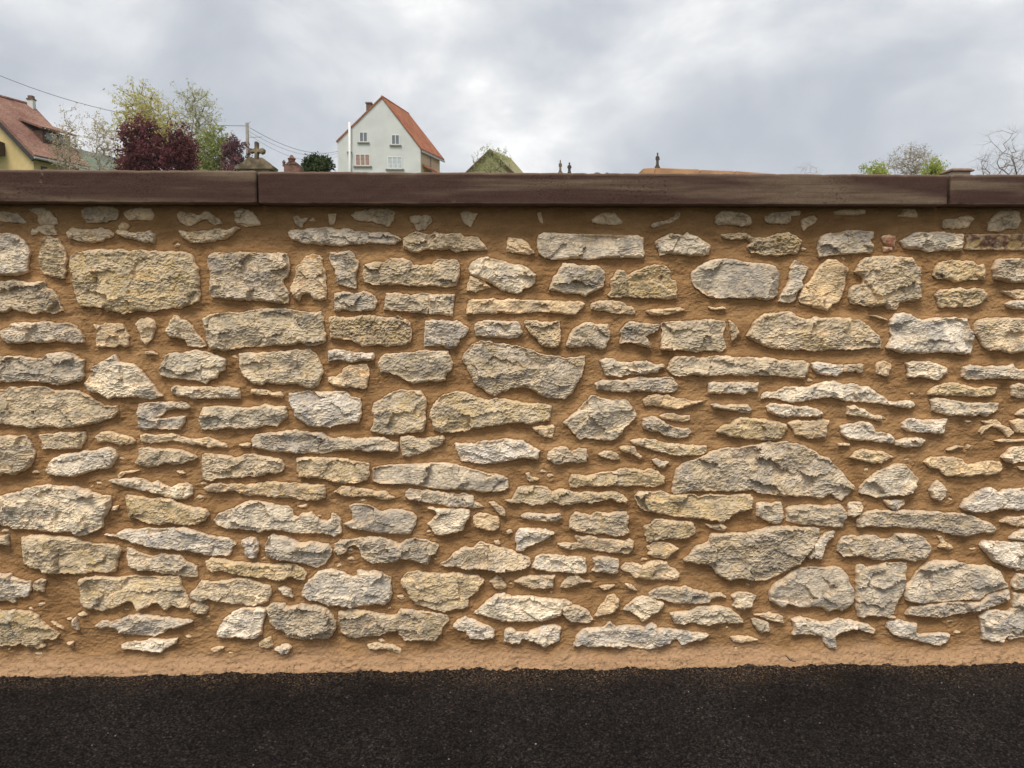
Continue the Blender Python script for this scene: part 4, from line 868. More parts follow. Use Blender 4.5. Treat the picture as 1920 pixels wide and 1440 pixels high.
M_WIRE = plain('cable', (.06, .06, .065), .6, .1, 5)
M_BRONZE = plain('dark_bronze', (.085, .080, .066), .65, .4, 30)
def roof_material(name, a, b, sc):
    t = NT(name, .85, .25)
    n = t.noise(sc, 6, .65); rows = t.n.new('ShaderNodeTexWave'); rows.bands_direction = 'Z'; rows.wave_profile = 'SAW'
    rows.inputs['Scale'].default_value = 1.6; rows.inputs['Distortion'].default_value = .8; rows.inputs['Detail'].default_value = 3; t.l.new(t.co, rows.inputs['Vector'])
    c = t.mix(t.step(n, .3, .7), a, b); cell = t.noise(9, 2, .5)
    c = t.mix(t.step(cell, .35, .65), t.mix(1.0, c, (.78, .76, .75), 'MULTIPLY'), t.mix(1.0, c, (1.18, 1.18, 1.18), 'MULTIPLY'))
    t.bump(rows.outputs['Fac'], .05, .6); return t.col(c)
M_ROOF_OLD = roof_material('weathered_red_tiles', (.215, .105, .080), (.34, .200, .145), .9)
M_ROOF_NEW = roof_material('orange_tiles', (.36, .115, .055), (.47, .19, .10), 1.1)
M_ROOF_OLV = roof_material('mossy_tiles', (.29, .26, .12), (.40, .36, .20), 1.3)

def V3(*a): return np.array(a, float)
def gz(y): return float(ground_z(0, np.array(y)))

# ---- yellow house on the left
def yellow_house():
    rn, rf = at(-52, 167, 44.2), at(62.5, 197.5, 47.6); en, ef = at(65, 290, 42.0), at(170, 312.5, 45.3)
    rf[2] = rn[2]; ef[2] = en[2]
    lx = 2 * rn - en; lx[2] = en[2]; lf = 2 * rf - ef; lf[2] = ef[2]
    h = empty('yellow_house', (en[0] - 3, en[1] + 2, gz(en[1])), 'yellow rendered house with old red tiled roof and dormer at the left', 'house')
    g = gz(44) - .5
    nrm = np.cross(rf - rn, en - rn); nrm /= np.linalg.norm(nrm); nrm *= np.sign(nrm[2])
    ax = (rf - rn) / np.linalg.norm(rf - rn)
    i = ax * .35                                    # verge overhang
    out = V3(ax[1], -ax[0], 0)                      # down-slope side
    a, b, c = rn + i - nrm * .25, en + i - nrm * .25 - out * .45, lx + i - nrm * .25 + out * .45
    gable = MB(); q = [a, b, V3(b[0], b[1], g), V3(c[0], c[1], g), V3(c[0], c[1], b[2])]
    gable.slab(q, ax * .3); gable.build('gable_wall', M_YPLAST, h)
    e2 = ef - i - nrm * .25 - out * .45
    MB().slab([b, e2, V3(e2[0], e2[1], g), V3(b[0], b[1], g)], -out * .3).build('side_wall', M_YPLAST, h)
    f2 = V3(*(rf - i - nrm * .25)); c2 = lf - i - nrm * .25 + out * .45
    MB().slab([f2, e2, V3(e2[0], e2[1], g), V3(c2[0], c2[1], g), V3(c2[0], c2[1], e2[2])], -ax * .3).build('gable_wall', M_YPLAST, h)
    rt = MB().slab([rn, rf, ef, en], -nrm * .16).build('roof', M_ROOF_OLD, h)
    nl = nrm.copy(); nl[:2] *= -1
    MB().slab([rn, rf, lf, lx], -nl * .16).build('roof', M_ROOF_OLD, h)
    MB().tube(rn, rf, .11, k=8).build('ridge_tiles', M_ROOF_OLD, rt)
    MB().slab([rn - nrm * .165, en - nrm * .165, en - nrm * .42, rn - nrm * .42], ax * .09).build('bargeboard', M_DARK, h)
    MB().tube(en - nrm * .2 + out * .1, ef - nrm * .2 + out * .1, .07).build('gutter', M_ZINC, h)
    Q = lambda u, v, k=0: rn + u * (rf - rn) + v * (en - rn) + nrm * k
    # shed dormer
    f0, f1 = Q(.40, .74), Q(.88, .74); up = V3(0, 0, .75)
    d = MB().slab([f0, f1, f1 + up, f0 + up], -out * .7).build('dormer', M_TIMBER, h)
    t0, t1 = Q(.34, .40, .03), Q(.94, .40, .03); lip = out * .25 + V3(0, 0, -.02)
    MB().slab([t0, t1, Q(.94, .74) + up * 1.02 + lip, Q(.34, .74) + up * 1.02 + lip], nrm * .12).build('dormer_roof', M_ROOF_OLD, d)
    for u in (.46, .67):
        p0, p1 = Q(u, .74), Q(u + .15, .74)
        MB().slab([p0 + up * .30, p1 + up * .30, p1 + up * .86, p0 + up * .86], out * .04).build('pane', M_GLASS, d)
    # chimney
    cc = Q(.93, .04); k = MB().box(cc[0] - .17, cc[0] + .17, cc[1] - .17, cc[1] + .17, cc[2] - .6, cc[2] + .40).build('chimney', M_WPLAST, h)
    MB().box(cc[0] - .21, cc[0] + .21, cc[1] - .21, cc[1] + .21, cc[2] + .40, cc[2] + .48).build('cap', M_BRICK, k)
    MB().box(cc[0] - .14, cc[0] + .14, cc[1] - .14, cc[1] + .14, cc[2] + .48, cc[2] + .66).build('pot', M_BRICK, k)
    # balcony box on the gable and small windows under the eave
    for x0, x1, y0, y1 in ((-22, 8.5, 268, 292),):
        A, B = at(x0, y1, 43.6), at(x1, y0, 43.6)
        w = MB().box(A[0], B[0], A[1] - .9, A[1] + .3, A[2], B[2]).build('balcony', M_TIMBER, h)
        for s in np.linspace(A[0] + .06, B[0] - .06, 7): MB().box(s - .05, s + .05, A[1] - .94, A[1] - .905, A[2] + .06, B[2] - .06).build('baluster', M_TIMBER, w)
    for u in (.15, .42, .68):
        p = b + u * (e2 - b); p1 = b + (u + .13) * (e2 - b)
        w = MB().slab([p + V3(0, 0, -1.05), p1 + V3(0, 0, -1.05), p1 + V3(0, 0, -.25), p + V3(0, 0, -.25)], out * .04).build('window', M_TIMBER, h)
        MB().slab([p + (p1 - p) * .15 + V3(0, 0, -.95), p + (p1 - p) * .85 + V3(0, 0, -.95), p + (p1 - p) * .85 + V3(0, 0, -.35), p + (p1 - p) * .15 + V3(0, 0, -.35)], out * .07).build('pane', M_GLASS, w)
yellow_house()

# ---- tall white house
def white_house():
    Yg, Yf = 77.0, 83.0
    el, pk, er = at(632.5, 266, Yg), at(716, 184, Yg), at(788.5, 279, Yg)
    fe, fr = at(830.5, 298, Yf), at(766, 216, Yf)
    h = empty('white_house', (pk[0], Yg, gz(Yg)), 'tall white gabled house with orange tiled roof and four windows', 'house')
    g = gz(Yg) - .5
    MB().slab([V3(el[0], Yg, g), V3(er[0], Yg, g), er, pk, el], (0, .3, 0)).build('gable_wall', M_WPLAST, h)
    s0, s1 = er + V3(-.02, .02, -.12), fe + V3(-.35, -.3, -.12)
    MB().slab([s0, s1, V3(s1[0], s1[1], g), V3(s0[0], s0[1], g)], (-.3, 0, 0)).build('side_wall', M_PEACH, h)
    fl = V3(el[0] + 2.0, Yf, el[2])
    MB().slab([el + V3(.01, .31, -.1), V3(el[0] + .01, Yg + .31, g), V3(fl[0], Yf, g), fl - V3(0, 0, .1)], (.3, 0, 0)).build('side_wall', M_WPLAST, h)
    MB().slab([V3(fl[0], Yf, g), V3(s1[0], Yf, g), V3(s1[0], Yf, s1[2]), fr - V3(0, .3, .2), fl - V3(0, 0, .1)], (0, -.25, 0)).build('gable_wall', M_WPLAST, h)
    o = V3(.0, -.12, .02); low = (er - pk) * .035
    rt = MB().slab([pk + o, fr + V3(0, 0, .05), fe + low, er + o + low], (.03, 0, .14)).build('roof', M_ROOF_NEW, h)
    MB().slab([pk + o, fr + V3(0, 0, .05), fl + V3(-.25, 0, -.1), el + o - (pk - el) * .02], (-.03, 0, .14)).build('roof', M_ROOF_NEW, h)
    MB().tube(pk + o + V3(0, 0, .12), fr + V3(0, 0, .16), .11, k=6).build('ridge_tiles', M_ROOF_NEW, rt)
    MB().slab([er + o + low + V3(0, 0, -.02), fe + low + V3(0, 0, -.02), fe + low + V3(.0, 0, -.22), er + o + low + V3(0, 0, -.22)], (.08, 0, 0)).build('gutter', M_ZINC, h)
    a, b = at(688, 208, 79), at(697.5, 196, 79)
    k = MB().box(a[0], b[0], 78.5, 79.2, a[2] - 2, b[2]).build('chimney', M_BRICK, h)
    MB().box(a[0] - .08, b[0] + .08, 78.4, 79.3, b[2], b[2] + .1).build('cap', M_CONC, k)
    a, b = at(653.5, 332, Yg - .22), at(657, 229, Yg - .22)
    fp = MB().tube(((a[0] + b[0]) / 2 - .05, a[1], g), ((a[0] + b[0]) / 2 + .05, a[1], b[2]), .13, k=10).build('flue_pipe', M_WHITE, h, True)
    m = at(653, 285, Yg - .2); MB().box(m[0] - .15, m[0] + .35, m[1] - .12, m[1] + .2, m[2] - .06, m[2] + .06).build('bracket', M_ZINC, fp)
    for x0, y0, x1, y1, n, mat in ((674.5, 247.5, 688.5, 266.5, 2, M_GLASS), (734.5, 252.5, 748.5, 271.5, 2, M_GLASS),
                                   (667, 289, 693, 311, 3, M_CURT), (727.5, 294, 753.5, 316.5, 3, M_NET)):
        A, B = at(x0, y1, Yg), at(x1, y0, Yg)
        w = MB(); t = .07
        w.box(A[0], B[0], Yg - .05, Yg - .004, B[2] - t, B[2]).box(A[0], B[0], Yg - .05, Yg - .004, A[2], A[2] + t)
        pw = (B[0] - A[0]) / n
        for j in range(n + 1): w.box(A[0] + j * pw - t / 2, A[0] + j * pw + t / 2, Yg - .052, Yg - .006, A[2] + .01, B[2] - .01)
        wo = w.build('window', M_WHITE, h)
        for j in range(n):
            MB().box(A[0] + j * pw + t / 2, A[0] + (j + 1) * pw - t / 2, Yg - .022, Yg - .002, A[2] + t, B[2] - t).build('pane', mat, wo)
        MB().box(A[0] - .22, B[0] + .22, Yg - .16, Yg - .003, A[2] - .13, A[2] - .02).build('sill', M_CONC, wo)
    # lean-to against the side
    p0, p1 = at(786, 303, Yg + .5), at(832, 326, Yg + 5)
    MB().slab([p0, p1, p1 + V3(1.0, 0, -.6), p0 + V3(1.0, 0, -.6)], (0, 0, -.16)).build('lean_to_roof', M_ROOF_NEW, h)
    dp = s0 + (s1 - s0) * .5; MB().tube(dp + V3(.08, -.05, -.1), dp + V3(.08, -.05, -3), .06).build('downpipe', M_ZINC, h)
white_house()

# ---- barn with a mossy roof
def barn():
    Y = 58.0; a, p, b = at(868, 331, Y), at(918, 283, Y), at(968, 331, Y); r2, b2 = at(957, 299, Y + 6), at(985, 331, Y + 5)
    h = empty('barn', (p[0], Y, gz(Y)), 'small barn with mossy olive gable behind a leafing young tree', 'barn')
    g = gz(Y) - .4
    MB().slab([V3(a[0], Y, g), V3(b[0], Y, g), b, p, a], (0, .3, 0)).build('gable_wall', M_ROOF_OLV, h)
    MB().slab([p + V3(0, -.15, 0), r2, b2, b + V3(0, -.15, 0)], (.02, 0, .12)).build('roof', M_ROOF_OLV, h)
    MB().slab([p + V3(0, -.15, 0), r2, V3(a[0] + .6, Y + 6, a[2]), a + V3(0, -.15, 0)], (-.02, 0, .12)).build('roof', M_ROOF_OLV, h)
    for q in (a, b): MB().slab([p + V3(0, -.19, .1), q + V3(0, -.19, .1), q + V3(0, -.19, -.12), p + V3(0, -.19, -.12)], (0, .035, 0)).build('bargeboard', M_TIMBER, h)
    MB().slab([V3(b[0], Y + .3, g), V3(b2[0] - .3, Y + 5, g), b2 - V3(.3, 0, .1), b + V3(0, .3, -.1)], (-.3, 0, 0)).build('side_wall', M_YPLAST, h)
barn()

# ---- cemetery
def outline(px, Y, t): return [tuple(at(x, y, Y)) for x, y in px], (0, t, 0)
def cross_grave():
    Y = 9.0; c = at(480, 320, Y); g = gz(Y)
    h = empty('cross_gravestone', (c[0], Y, g), 'weathered gravestone with scrolled pediment topped by a stone cross', 'gravestone')
    L, Rr = at(444, 316, Y), at(505, 316, Y)
    MB().box(L[0], Rr[0], Y + .03, Y + .27, g + .18, L[2]).build('stele', M_GREYST, h, bevel=.01)
    MB().box(L[0] - .1, Rr[0] + .1, Y - .08, Y + .38, g - .3, g + .18).build('plinth', M_GREYST, h, bevel=.015)
    pts, t = outline([(441, 317), (437, 312.5), (446, 309), (455, 303), (462, 297), (468, 293.5), (473, 294), (475, 299), (485, 299), (487, 294.5), (491, 295), (497, 299), (504, 306), (513, 311.5), (509, 317)], Y, .30)
    MB().slab(pts, t).build('pediment', M_GREYST, h, bevel=.008)
    pts, t = outline([(476, 300), (477, 286), (474, 284.5), (468, 286.5), (465.5, 283), (467, 277), (474, 279), (477, 277), (476.5, 265), (482.5, 265), (482, 277), (485, 279), (493, 277), (495, 280), (494, 285.5), (489, 288), (485, 285), (482, 286), (483, 300)], Y + .09, .11)
    MB().slab(pts, t).build('cross', M_GREYST, h, bevel=.006)
cross_grave()
def spire_grave():
    Y = 13.0; c = at(547, 320, Y); g = gz(Y)
    h = empty('spired_gravestone', (c[0], Y, g), 'reddish gothic gravestone with a small central spire and pinnacles', 'gravestone')
    L, Rr = at(531.5, 318, Y), at(563, 318, Y)
    MB().box(L[0], Rr[0], Y + .02, Y + .34, g - .3, at(547, 309, Y)[2]).build('stele', M_REDST, h, bevel=.015)
    pts, t = outline([(534, 309.5), (537, 305), (541, 303), (553, 303), (557, 305), (562, 309.5)], Y + .03, .28); MB().slab(pts, t).build('gable', M_REDST, h, bevel=.01)
    a = at(547, 303.5, Y + .17); w = at(553.5, 303, Y)[0] - at(547, 303, Y)[0]; zt = at(547, 287.5, Y)[2]; hh = zt - a[2]
    MB().lathe(a, [(w, 0), (w, hh * .38), (w * 1.25, hh * .40), (w * 1.2, hh * .50), (w * .75, hh * .58), (w * .5, hh * .85), (w * .28, hh)], 8).build('spire', M_REDST, h)
    for x, y in ((532.5, 296.5), (560, 305.5)):
        a = at(x, 312, Y + .17); w = .03; hh = at(x, y, Y)[2] - a[2]
        MB().lathe(a, [(w, 0), (w, hh * .6), (w * 1.4, hh * .64), (w * .9, hh * .8), (w * .2, hh)], 8).build('pinnacle', M_REDST, h)
spire_grave()
def tomb_slab():
    Y = 6.0; c = at(1300, 320, Y); g = gz(Y)
    h = empty('sandstone_tomb', (c[0], Y, g), 'long orange sandstone tomb carrying a small statue, just above the coping', 'tomb')
    for x0, y0, x1, y1, d in ((1205, 316, 1228, 314.5, .0), (1228.6, 314.5, 1312, 317.5, .012), (1312.6, 318.4, 1378, 320.6, .003), (1378.6, 320.6, 1455, 326, .010)):
        A, B = at(x0, y0, Y - d), at(x1, y1, Y - d)
        MB().slab([A, B, V3(B[0], B[1], g + .15), V3(A[0], A[1], g + .15)], (0, .5, 0)).build('block', M_ORANGE, h, bevel=.008)
    A, B = at(1200, 320, Y), at(1460, 320, Y); MB().box(A[0], B[0], Y - .06, Y + .56, g - .3, g + .15).build('plinth', M_GREYST, h)
tomb_slab()
def figure(name, x, yt, yb, Y, wpx, label, ped, mat):
    a, t = at(x, yb, Y), at(x, yt, Y); H = t[2] - a[2]; w = (at(x + wpx / 2, yb, Y)[0] - a[0])
    h = empty(name, tuple(a), label, 'statue', 'small statues on the graves')
    MB().lathe(a, [(w * .95, .0), (w * .95, H * .07), (w * .8, H * .08), (w * .8, H * .11)], 10, 1, .8).build('base', mat, h)
    # robed body with shoulders, then neck and head
    pr = [(w * .62, H * .11), (w * .55, H * .2), (w * .45, H * .38), (w * .47, H * .52), (w * .56, H * .66), (w * .58, H * .72), (w * .42, H * .78), (w * .2, H * .80)]
    MB().lathe(a, pr, 12, 1, .75).build('body', mat, h, True)
    c = a + V3(0, -w * .05, H * .79); MB().lathe(c, [(w * .16, 0), (w * .17, H * .03), (w * .27, H * .07), (w * .30, H * .12), (w * .25, H * .18), (w * .1, H * .21)], 10).build('head', mat, h, True)
    for s in (-1, 1):
        m = MB(); sh = a + V3(s * w * .5, 0, H * .70); el = a + V3(s * w * .62, -w * .25, H * .52); hd = a + V3(s * w * .1, -w * .55, H * .56)
        m.tube(sh, el, w * .17, w * .14, 8).tube(el, hd, w * .14, w * .09, 8).build('arm', mat, h, True)
    if ped:
        g = gz(Y); p = empty('statue_pedestal', (a[0], Y, g), ped, 'pedestal', 'pedestals of the small statues')
        MB().box(a[0] - w * 1.1, a[0] + w * 1.1, Y - w * 1.1, Y + w * 1.1, g - .2, a[2] - .06).build('shaft', M_REDST, p, bevel=.01)
        MB().box(a[0] - w * 1.35, a[0] + w * 1.35, Y - w * 1.35, Y + w * 1.35, a[2] - .06, a[2]).build('cap', M_REDST, p, bevel=.006)
figure('statue', 1232.5, 286, 314.8, 6.25, 11, 'small dark statue standing on the orange sandstone tomb', None, M_BRONZE)
figure('statue', 1050.5, 300, 325, 9.0, 9, 'slim small statue, left of the two standing close together', 'plain stone pedestal under the slim statue', M_GREYST)
figure('statue', 1067.5, 304.5, 327, 9.0, 11, 'stocky small statue, right of the two standing close together', 'plain stone pedestal under the stocky statue', M_BRONZE)
for x0, x1, yt, lab in ((1112, 1128, 323, 'low rounded gravestone, left of two barely topping the coping'), (1133.5, 1143, 323.3, 'low rounded gravestone, right of two barely topping the coping')):
    Y = 8.0; A, B = at(x0, yt, Y), at(x1, yt, Y); c = (A[0] + B[0]) / 2; r = (B[0] - A[0]) / 2; g = gz(Y)
    h = empty('headstone', (c, Y, g), lab, 'gravestone', 'low gravestones')
    pts = [V3(c + r * math.cos(R(a)), Y, A[2] - .04 + .04 * math.sin(R(a))) for a in np.linspace(0, 180, 12)] + [V3(c - r, Y, g + .1), V3(c + r, Y, g + .1)]
    MB().slab(pts, (0, .12, 0)).build('stele', M_GREYST, h); MB().box(c - r - .06, c + r + .06, Y - .08, Y + .2, g - .2, g + .1).build('plinth', M_GREYST, h)
def pier():
    Y = 12.0; A, B = at(1787, 321.5, Y), at(1820, 321.5, Y); g = gz(Y); C, D = at(1782.5, 321.5, Y), at(1825, 316.5, Y)
    h = empty('gate_pier', ((A[0] + B[0]) / 2, Y, g), 'pale gate pier with a flat red stone cap', 'pier')
    MB().box(A[0], B[0], Y, Y + B[0] - A[0], g - .3, A[2]).build('shaft', M_PINKST, h, bevel=.006)
    MB().box(C[0], D[0], Y - .05, Y + B[0] - A[0] + .05, C[2] + .001, D[2] - .02).build('cap', M_CAPST, h, bevel=.008)
    MB().box(C[0] + .03, D[0] - .03, Y - .02, Y + B[0] - A[0] + .02, D[2] - .019, D[2] + .008).build('cap_top', M_PINKST, h)
pier()

# ---- pole and overhead wires
PY = 48.0
def pole():
    t, g = at(463, 230.5, PY), gz(PY)
    h = empty('utility_pole', (t[0], PY, g), 'concrete utility pole with brackets behind the cross gravestone', 'pole')
    MB().tube((t[0], PY, g - .5), t, .15, .10, 8).build('mast', M_CONC, h, True)
    m = MB(); pts = [t + V3(.06, 0, -.1)] + [t + V3(.06 + .18 * math.sin(R(a)), 0, .14 * (1 - math.cos(R(a))) * 0 + .12 * math.sin(R(a) * .5)) for a in (30, 60, 90)]
    for p, q in zip(pts[:-1], pts[1:]): m.tube(p, q, .012, k=5)
    m.build('top_bracket', M_WIRE, h)
    for j in range(5):
        z = t + V3(.10, 0, -.12 - .16 * j); b = MB().tube(z - V3(.05, 0, 0), z + V3(.05, 0, 0), .012, k=5).build('insulator_pin', M_WIRE, h)
        MB().lathe(z + V3(.06, 0, -.03), [(.025, 0), (.035, .02), (.02, .05), (.03, .07)], 8).build('insulator', M_WHITE, b)
    a = at(464, 257.5, PY); b = at(491, 256.5, PY); MB().tube(a, b, .022, k=6).build('arm', M_ZINC, h)
pole()
def wire(a, b, sag, label, r=.012, n=28):
    m = MB(); P = [a + (b - a) * s + V3(0, 0, -4 * sag * s * (1 - s)) for s in np.linspace(0, 1, n)]
    for p, q in zip(P[:-1], P[1:]): m.tube(p, q, r, k=4)
    tag(m.build('overhead_wire', M_WIRE), label, 'wire', 'overhead wires')
wire(at(-330, -40, 50.0), at(463, 236, PY), 2.35, 'thick overhead wire falling from the upper left corner to the pole', .016)
wire(at(466, 238, PY), at(634, 283.5, 76.8), .75, 'top overhead wire from the pole to the white house', .016)
wire(at(466, 246, PY), at(634, 287, 76.8), .8, 'second overhead wire from the pole to the white house', .011)
wire(at(466, 252, PY), at(634, 292, 76.8), 1.0, 'lowest overhead wire from the pole to the white house', .010)

# ---- trees
def leaf_material(name, a, b, trans=.25):
    t = NT(name, .7, .25)
    c = t.mix(t.step(t.noise(1.4, 3), .35, .65), a, b); c = t.mix(t.step(t.noise(23, 2), .3, .7), t.mix(1.0, c, (.75, .75, .75), 'MULTIPLY'), t.mix(1.0, c, (1.22, 1.22, 1.22), 'MULTIPLY'))
    t.put(t.b.inputs['Base Color'], c)
    tr = t.n.new('ShaderNodeBsdfTranslucent'); t.l.new(c, tr.inputs[0]); ms = t.n.new('ShaderNodeMixShader'); ms.inputs[0].default_value = trans
    t.l.new(t.b.outputs[0], ms.inputs[1]); t.l.new(tr.outputs[0], ms.inputs[2]); t.l.new(ms.outputs[0], t.n['Material Output'].inputs[0])
    return t.m
M_BARK = plain('bark', (.17, .14, .11), .95, .3, 8)
M_BARKP = plain('pale_bark', (.36, .31, .26), .95, .3, 8)
M_BARKG = plain('grey_bark', (.24, .20, .17), .95, .3, 8)
M_BARKY = plain('mossy_bark', (.30, .26, .14), .95, .3, 8)
M_BARKD = plain('purple_bark', (.055, .030, .030), .95, .3, 8)
L_YEL = leaf_material('young_yellow_leaves', (.56, .51, .17), (.68, .62, .30), .55)
L_PALE = leaf_material('pale_green_leaves', (.47, .48, .27), (.60, .60, .39), .55)
L_GRN = leaf_material('fresh_green_leaves', (.27, .31, .09), (.41, .43, .16), .45)
L_LIME = leaf_material('lime_leaves', (.34, .40, .07), (.50, .53, .15), .45)
L_PUR = leaf_material('purple_leaves', (.125, .036, .042), (.24, .078, .082), .45)
L_PUR2 = leaf_material('dull_purple_leaves', (.16, .075, .085), (.26, .13, .14), .35)
L_DGR = leaf_material('dark_green_leaves', (.045, .065, .022), (.085, .110, .045), .25)
L_BUD = leaf_material('cream_buds', (.52, .43, .29), (.66, .56, .42), .4)
L_BUDB = leaf_material('brown_buds', (.32, .26, .15), (.44, .37, .24), .4)

def tree(name, label, x, yt, yb, wpx, Y, bark, leaf, n=260, leaves=10, ls=.10, seed=1, shape=1.0, r0=.010, lobes=7, cat='tree', spread=.16, group=None, dense=.5, tw=3):
    rng = np.random.default_rng(seed)
    top, bot = at(x, yt, Y), at(x, yb, Y); rx = (at(x + wpx / 2, yt, Y)[0] - top[0]); rz = (top[2] - bot[2]) / 2
    g = gz(Y); base = V3(top[0], Y, g); C = V3(top[0], Y, (top[2] + bot[2]) / 2)
    root = empty(name, tuple(base), label, cat, group)
    # crown targets gathered in uneven lobes
    cl = []
    while len(cl) < lobes:
        p = rng.uniform(-1, 1, 3)
        if p @ p < .62: cl.append(p)
    T = []
    while len(T) < n:
        if rng.random() < dense: p = cl[rng.integers(lobes)] + rng.normal(0, .24, 3)
        else: p = rng.uniform(-1, 1, 3)
        w = 1 - (shape - 1) * .5 * (p[2] + .2)
        if (p[0] / w) ** 2 + (p[1] / w) ** 2 + p[2] ** 2 < 1: T.append(p)
    T = np.array(T) * (rx, rx * .8, rz) + C
    hb = max(bot[2] - .0, g + .25 * (C[2] - g)); st = [base, V3(base[0] + .03, Y, (g + hb) / 2), V3(base[0], Y, hb)]
    for k in range(1, 5): st.append(V3(base[0] + rng.normal(0, rx * .05), Y + rng.normal(0, rx * .05), hb + (top[2] - hb) * .16 * k))
    N = [np.array(s) for s in st]; par = [-1] + list(range(len(st) - 1)); tips = []
    for t in T[np.argsort(np.linalg.norm((T - N[2]) / (1, 1, .8), axis=1))]:
        A = np.array(N[2:]); d = np.linalg.norm(A - t, axis=1) + .7 * np.maximum(0, A[:, 2] - t[2])
        i = int(d.argmin()) + 2; p = N[i]; L = np.linalg.norm(t - p)
        k = max(1, min(4, int(L / (rx * .14)))); prev = i
        for j in range(1, k + 1):
            q = p + (t - p) * j / k + (rng.normal(0, L * .05, 3) if j < k else 0); q[2] += L * .06 * math.sin(math.pi * j / k)
            N.append(q); par.append(prev); prev = len(N) - 1
        tips.append(prev)
    cnt = np.zeros(len(N)); cnt[tips] = 1
    for i in range(len(N) - 1, 0, -1): cnt[par[i]] += cnt[i]
    rad = r0 * np.sqrt(np.maximum(cnt, 1)) * (rz + rx) / 3.5
    m, tm = MB(), MB()
    for i in range(1, len(N)): m.tube(N[par[i]], N[i], min(rad[par[i]], rad[i] * 1.5), rad[i], 6 if rad[i] > .03 else 4)
    tr = m.build('trunk', bark, root, True)
    # twigs and leaves
    P = np.array(N)[tips]; twig = []
    for p, i in zip(P, tips):
        d0 = p - N[par[i]]; d0 /= np.linalg.norm(d0) + 1e-9
        for j in range(tw):
            d = d0 + rng.normal(0, .55, 3); d /= np.linalg.norm(d); e = p + d * spread * (rx + rz) * rng.uniform(.5, 1.1)
            tm.tube(p, e, r0 * .5 * (rz + rx) / 3.5, r0 * .25 * (rz + rx) / 3.5, 3); twig.append((p, e))
    if tm.v: tag(tm.build('twigs', bark, root), kind='stuff')
    if leaf is None or not leaves: return root
    a = np.array([t[0] for t in twig]); b = np.array([t[1] for t in twig])
    s = rng.uniform(.1, 1.05, (len(a), leaves, 1)); c = (a[:, None] + (b - a)[:, None] * s + rng.normal(0, ls * .9, (len(a), leaves, 3))).reshape(-1, 3)
    n_ = len(c); u = rng.normal(0, 1, (n_, 3)); u /= np.linalg.norm(u, axis=1, keepdims=True); v = np.cross(u, rng.normal(0, 1, (n_, 3))); v /= np.linalg.norm(v, axis=1, keepdims=True)
    z = ls * rng.uniform(.55, 1.2, (n_, 1)); q = np.stack([c - u * z, c - v * z * .45, c + u * z, c + v * z * .45], 1).reshape(-1, 3)
    cr = link('crown', np_mesh('crown', q - C, np.arange(n_ * 4).reshape(-1, 4), False), leaf, root, C); tag(cr, kind='stuff')
    return root

GT = 'trees beyond the wall'
tree('leafing_tree', 'tall yellow-green leafing tree behind the purple tree', 264, 156, 345, 136, 38, M_BARKY, L_YEL, 240, 8, .082, 3, .95, .011, 8, group=GT)
tree('birch_tree', 'tall pale birch-like tree with fine drooping grey-green foliage', 357, 162, 345, 112, 41, M_BARKP, L_PALE, 240, 7, .065, 5, 1.1, .008, 9, group=GT)
tree('blossoming_tree', 'slender budding tree with cream buds beside the yellow house roof', 126, 183, 360, 70, 38, M_BARKP, L_BUD, 90, 5, .060, 8, 1.5, .009, 7, group=GT)
tree('blossoming_tree', 'pale wispy budding tree between the yellow house and the purple tree', 182, 212, 350, 74, 36, M_BARKP, L_BUD, 130, 5, .050, 12, 1.1, .008, 7, group=GT)
tree('budding_tree', 'thin sapling with yellowish buds in front of the yellow house eave', 104, 240, 350, 84, 27, M_BARK, L_BUDB, 42, 4, .045, 31, 1.0, .007, 6, group=GT)
tree('plum_tree', 'broad dark purple leaved plum tree, the largest purple one', 266, 224, 372, 100, 30, M_BARKD, L_PUR, 340, 8, .080, 15, 1.05, .008, 16, dense=.55, spread=.15, group=GT)
tree('plum_tree', 'upright dark purple plum tree close against the largest one', 334, 226, 372, 64, 30.8, M_BARKD, L_PUR, 250, 8, .075, 19, 1.1, .008, 12, dense=.55, spread=.16, group=GT)
tree('plum_tree', 'small dull purple tree left of the cross gravestone', 440, 258, 352, 54, 30, M_BARKD, L_PUR2, 120, 12, .060, 23, 1.1, .010, 7, group=GT)
tree('young_tree', 'low loose fresh green tree between the purple trees', 397, 240, 358, 72, 34, M_BARK, L_GRN, 170, 11, .070, 27, 1.1, .009, 8, group=GT)
tree('round_bush', 'dark green rounded bush between spired gravestone and white house', 595, 292, 338, 54, 18, M_BARK, L_DGR, 170, 16, .042, 33, 1.0, .008, 8, 'bush', group='bushes beyond the wall', spread=.12)
tree('young_tree', 'sparse yellow-green young tree in front of the mossy barn', 921, 274, 350, 84, 50, M_BARK, L_GRN, 110, 5, .060, 37, 1.0, .007, 7, group=GT)
tree('bare_shrub', 'faint leafless shrub right of the orange sandstone tomb', 1510, 305, 350, 64, 60, M_BARKG, None, 90, 0, .05, 41, 1.0, .006, 7, 'shrub', spread=.2)
tree('lime_bush', 'lime green bush left of the budding round tree', 1638, 301, 350, 56, 42, M_BARK, L_LIME, 120, 6, .070, 43, 1.3, .008, 7, 'bush', group='bushes beyond the wall')
tree('round_tree', 'round crowned tree with brown buds between two lime bushes', 1708, 272, 350, 104, 46, M_BARKP, L_BUDB, 240, 4, .050, 47, 1.0, .008, 9, group=GT)
tree('lime_bush', 'lime green bush right of the budding round tree, beside the pier', 1752, 297, 350, 56, 41, M_BARK, L_LIME, 130, 7, .070, 49, 1.0, .008, 7, 'bush', group='bushes beyond the wall')
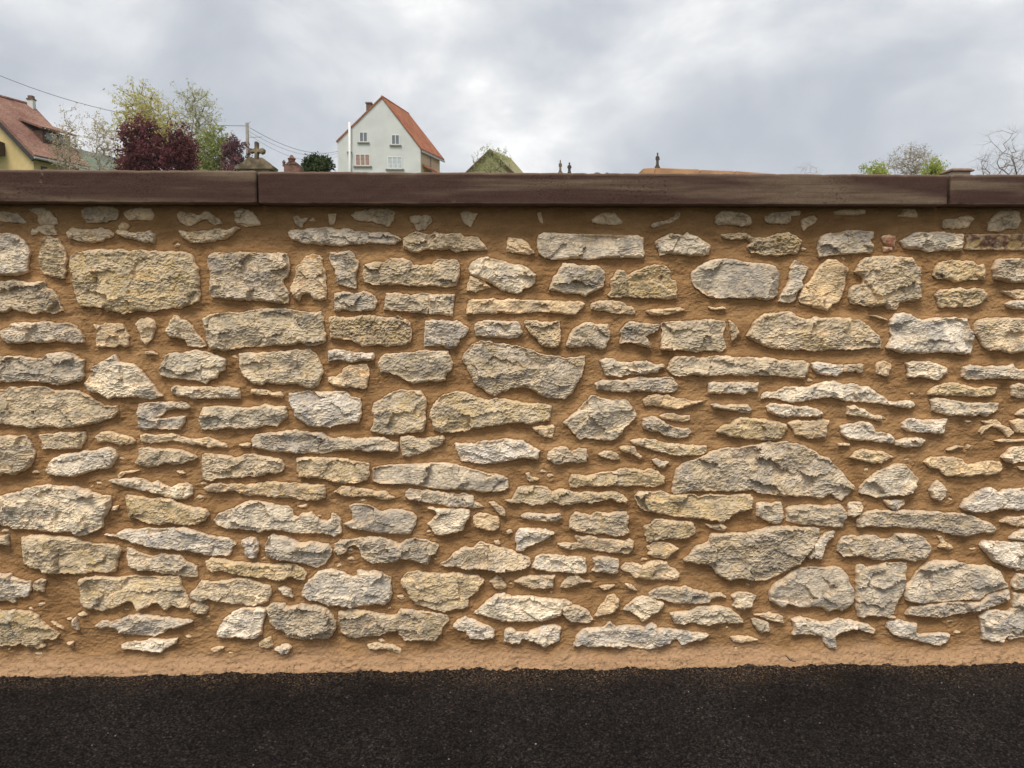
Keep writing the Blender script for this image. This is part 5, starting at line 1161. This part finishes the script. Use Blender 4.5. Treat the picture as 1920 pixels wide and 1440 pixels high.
tree('bare_tree', 'leafless tree with upright branches at the right edge', 1908, 236, 372, 150, 40, M_BARKG, None, 260, 0, .05, 53, .9, .0055, 9, spread=.16, tw=4, group=GT)

# ---- far hill on the left, and a fallen twig
def hill():
    t = NT('hill_cover', .95, .1)
    sx = t.n.new('ShaderNodeSeparateXYZ'); t.l.new(t.co, sx.inputs[0])
    zz = t.math('ADD', sx.outputs[2], t.math('MULTIPLY', t.math('SUBTRACT', t.noise(.02, 5), .5), 60))
    m = t.col(t.mix(t.step(zz, 128, 134), (.085, .135, .075), t.mix(t.step(t.noise(.08, 5), .4, .6), (.035, .055, .030), (.06, .08, .04))))
    xs, ys = np.linspace(-900, -80, 60), np.linspace(420, 1100, 40); X, Y = np.meshgrid(xs, ys)
    cx = at(90, 300, 700)[0]; Z = 146 * np.exp(-((X - cx) / 150) ** 2 * .5 * np.where(X > cx, 1.0, .3)) * np.exp(-((Y - 720) / 170) ** 2 * .5) + 4 * fbm(X / 60, Y / 60, 5, 3)
    nx = len(xs); r, c = np.meshgrid(np.arange(39), np.arange(nx - 1), indexing='ij'); i0 = (r * nx + c).ravel()
    tag(link('hill', np_mesh('hill', np.stack([X.ravel(), Y.ravel(), Z.ravel() + 10], 1), np.stack([i0, i0 + 1, i0 + nx + 1, i0 + nx], 1)), m), kind='structure')
hill()
tw_ = MB(); a, b, c = at(1473, 1229, -.045), at(1482, 1238, -.055), at(1492, 1241, -.06); d = at(1486, 1234, -.052)
tw_.tube(a, b, .0018, .0022, 6).tube(b, c, .0022, .0015, 6).tube(b, d, .0014, .0010, 5)
tag(tw_.build('twig', M_DARK), 'tiny dark forked twig lying at the foot of the wall', 'twig')

# ---- spring haze in the air
hz = NT('air'); hz.n.remove(hz.b); pv = hz.n.new('ShaderNodeVolumePrincipled'); pv.inputs['Color'].default_value = (.90, .94, 1.0, 1); pv.inputs['Density'].default_value = .0004
pv.inputs['Anisotropy'].default_value = 0.2
hz.l.new(pv.outputs[0], hz.n['Material Output'].inputs['Volume'])
tag(MB().box(-3100, 3100, -3100, 3100, -1.2, 172).build('haze', hz.m), kind='stuff')
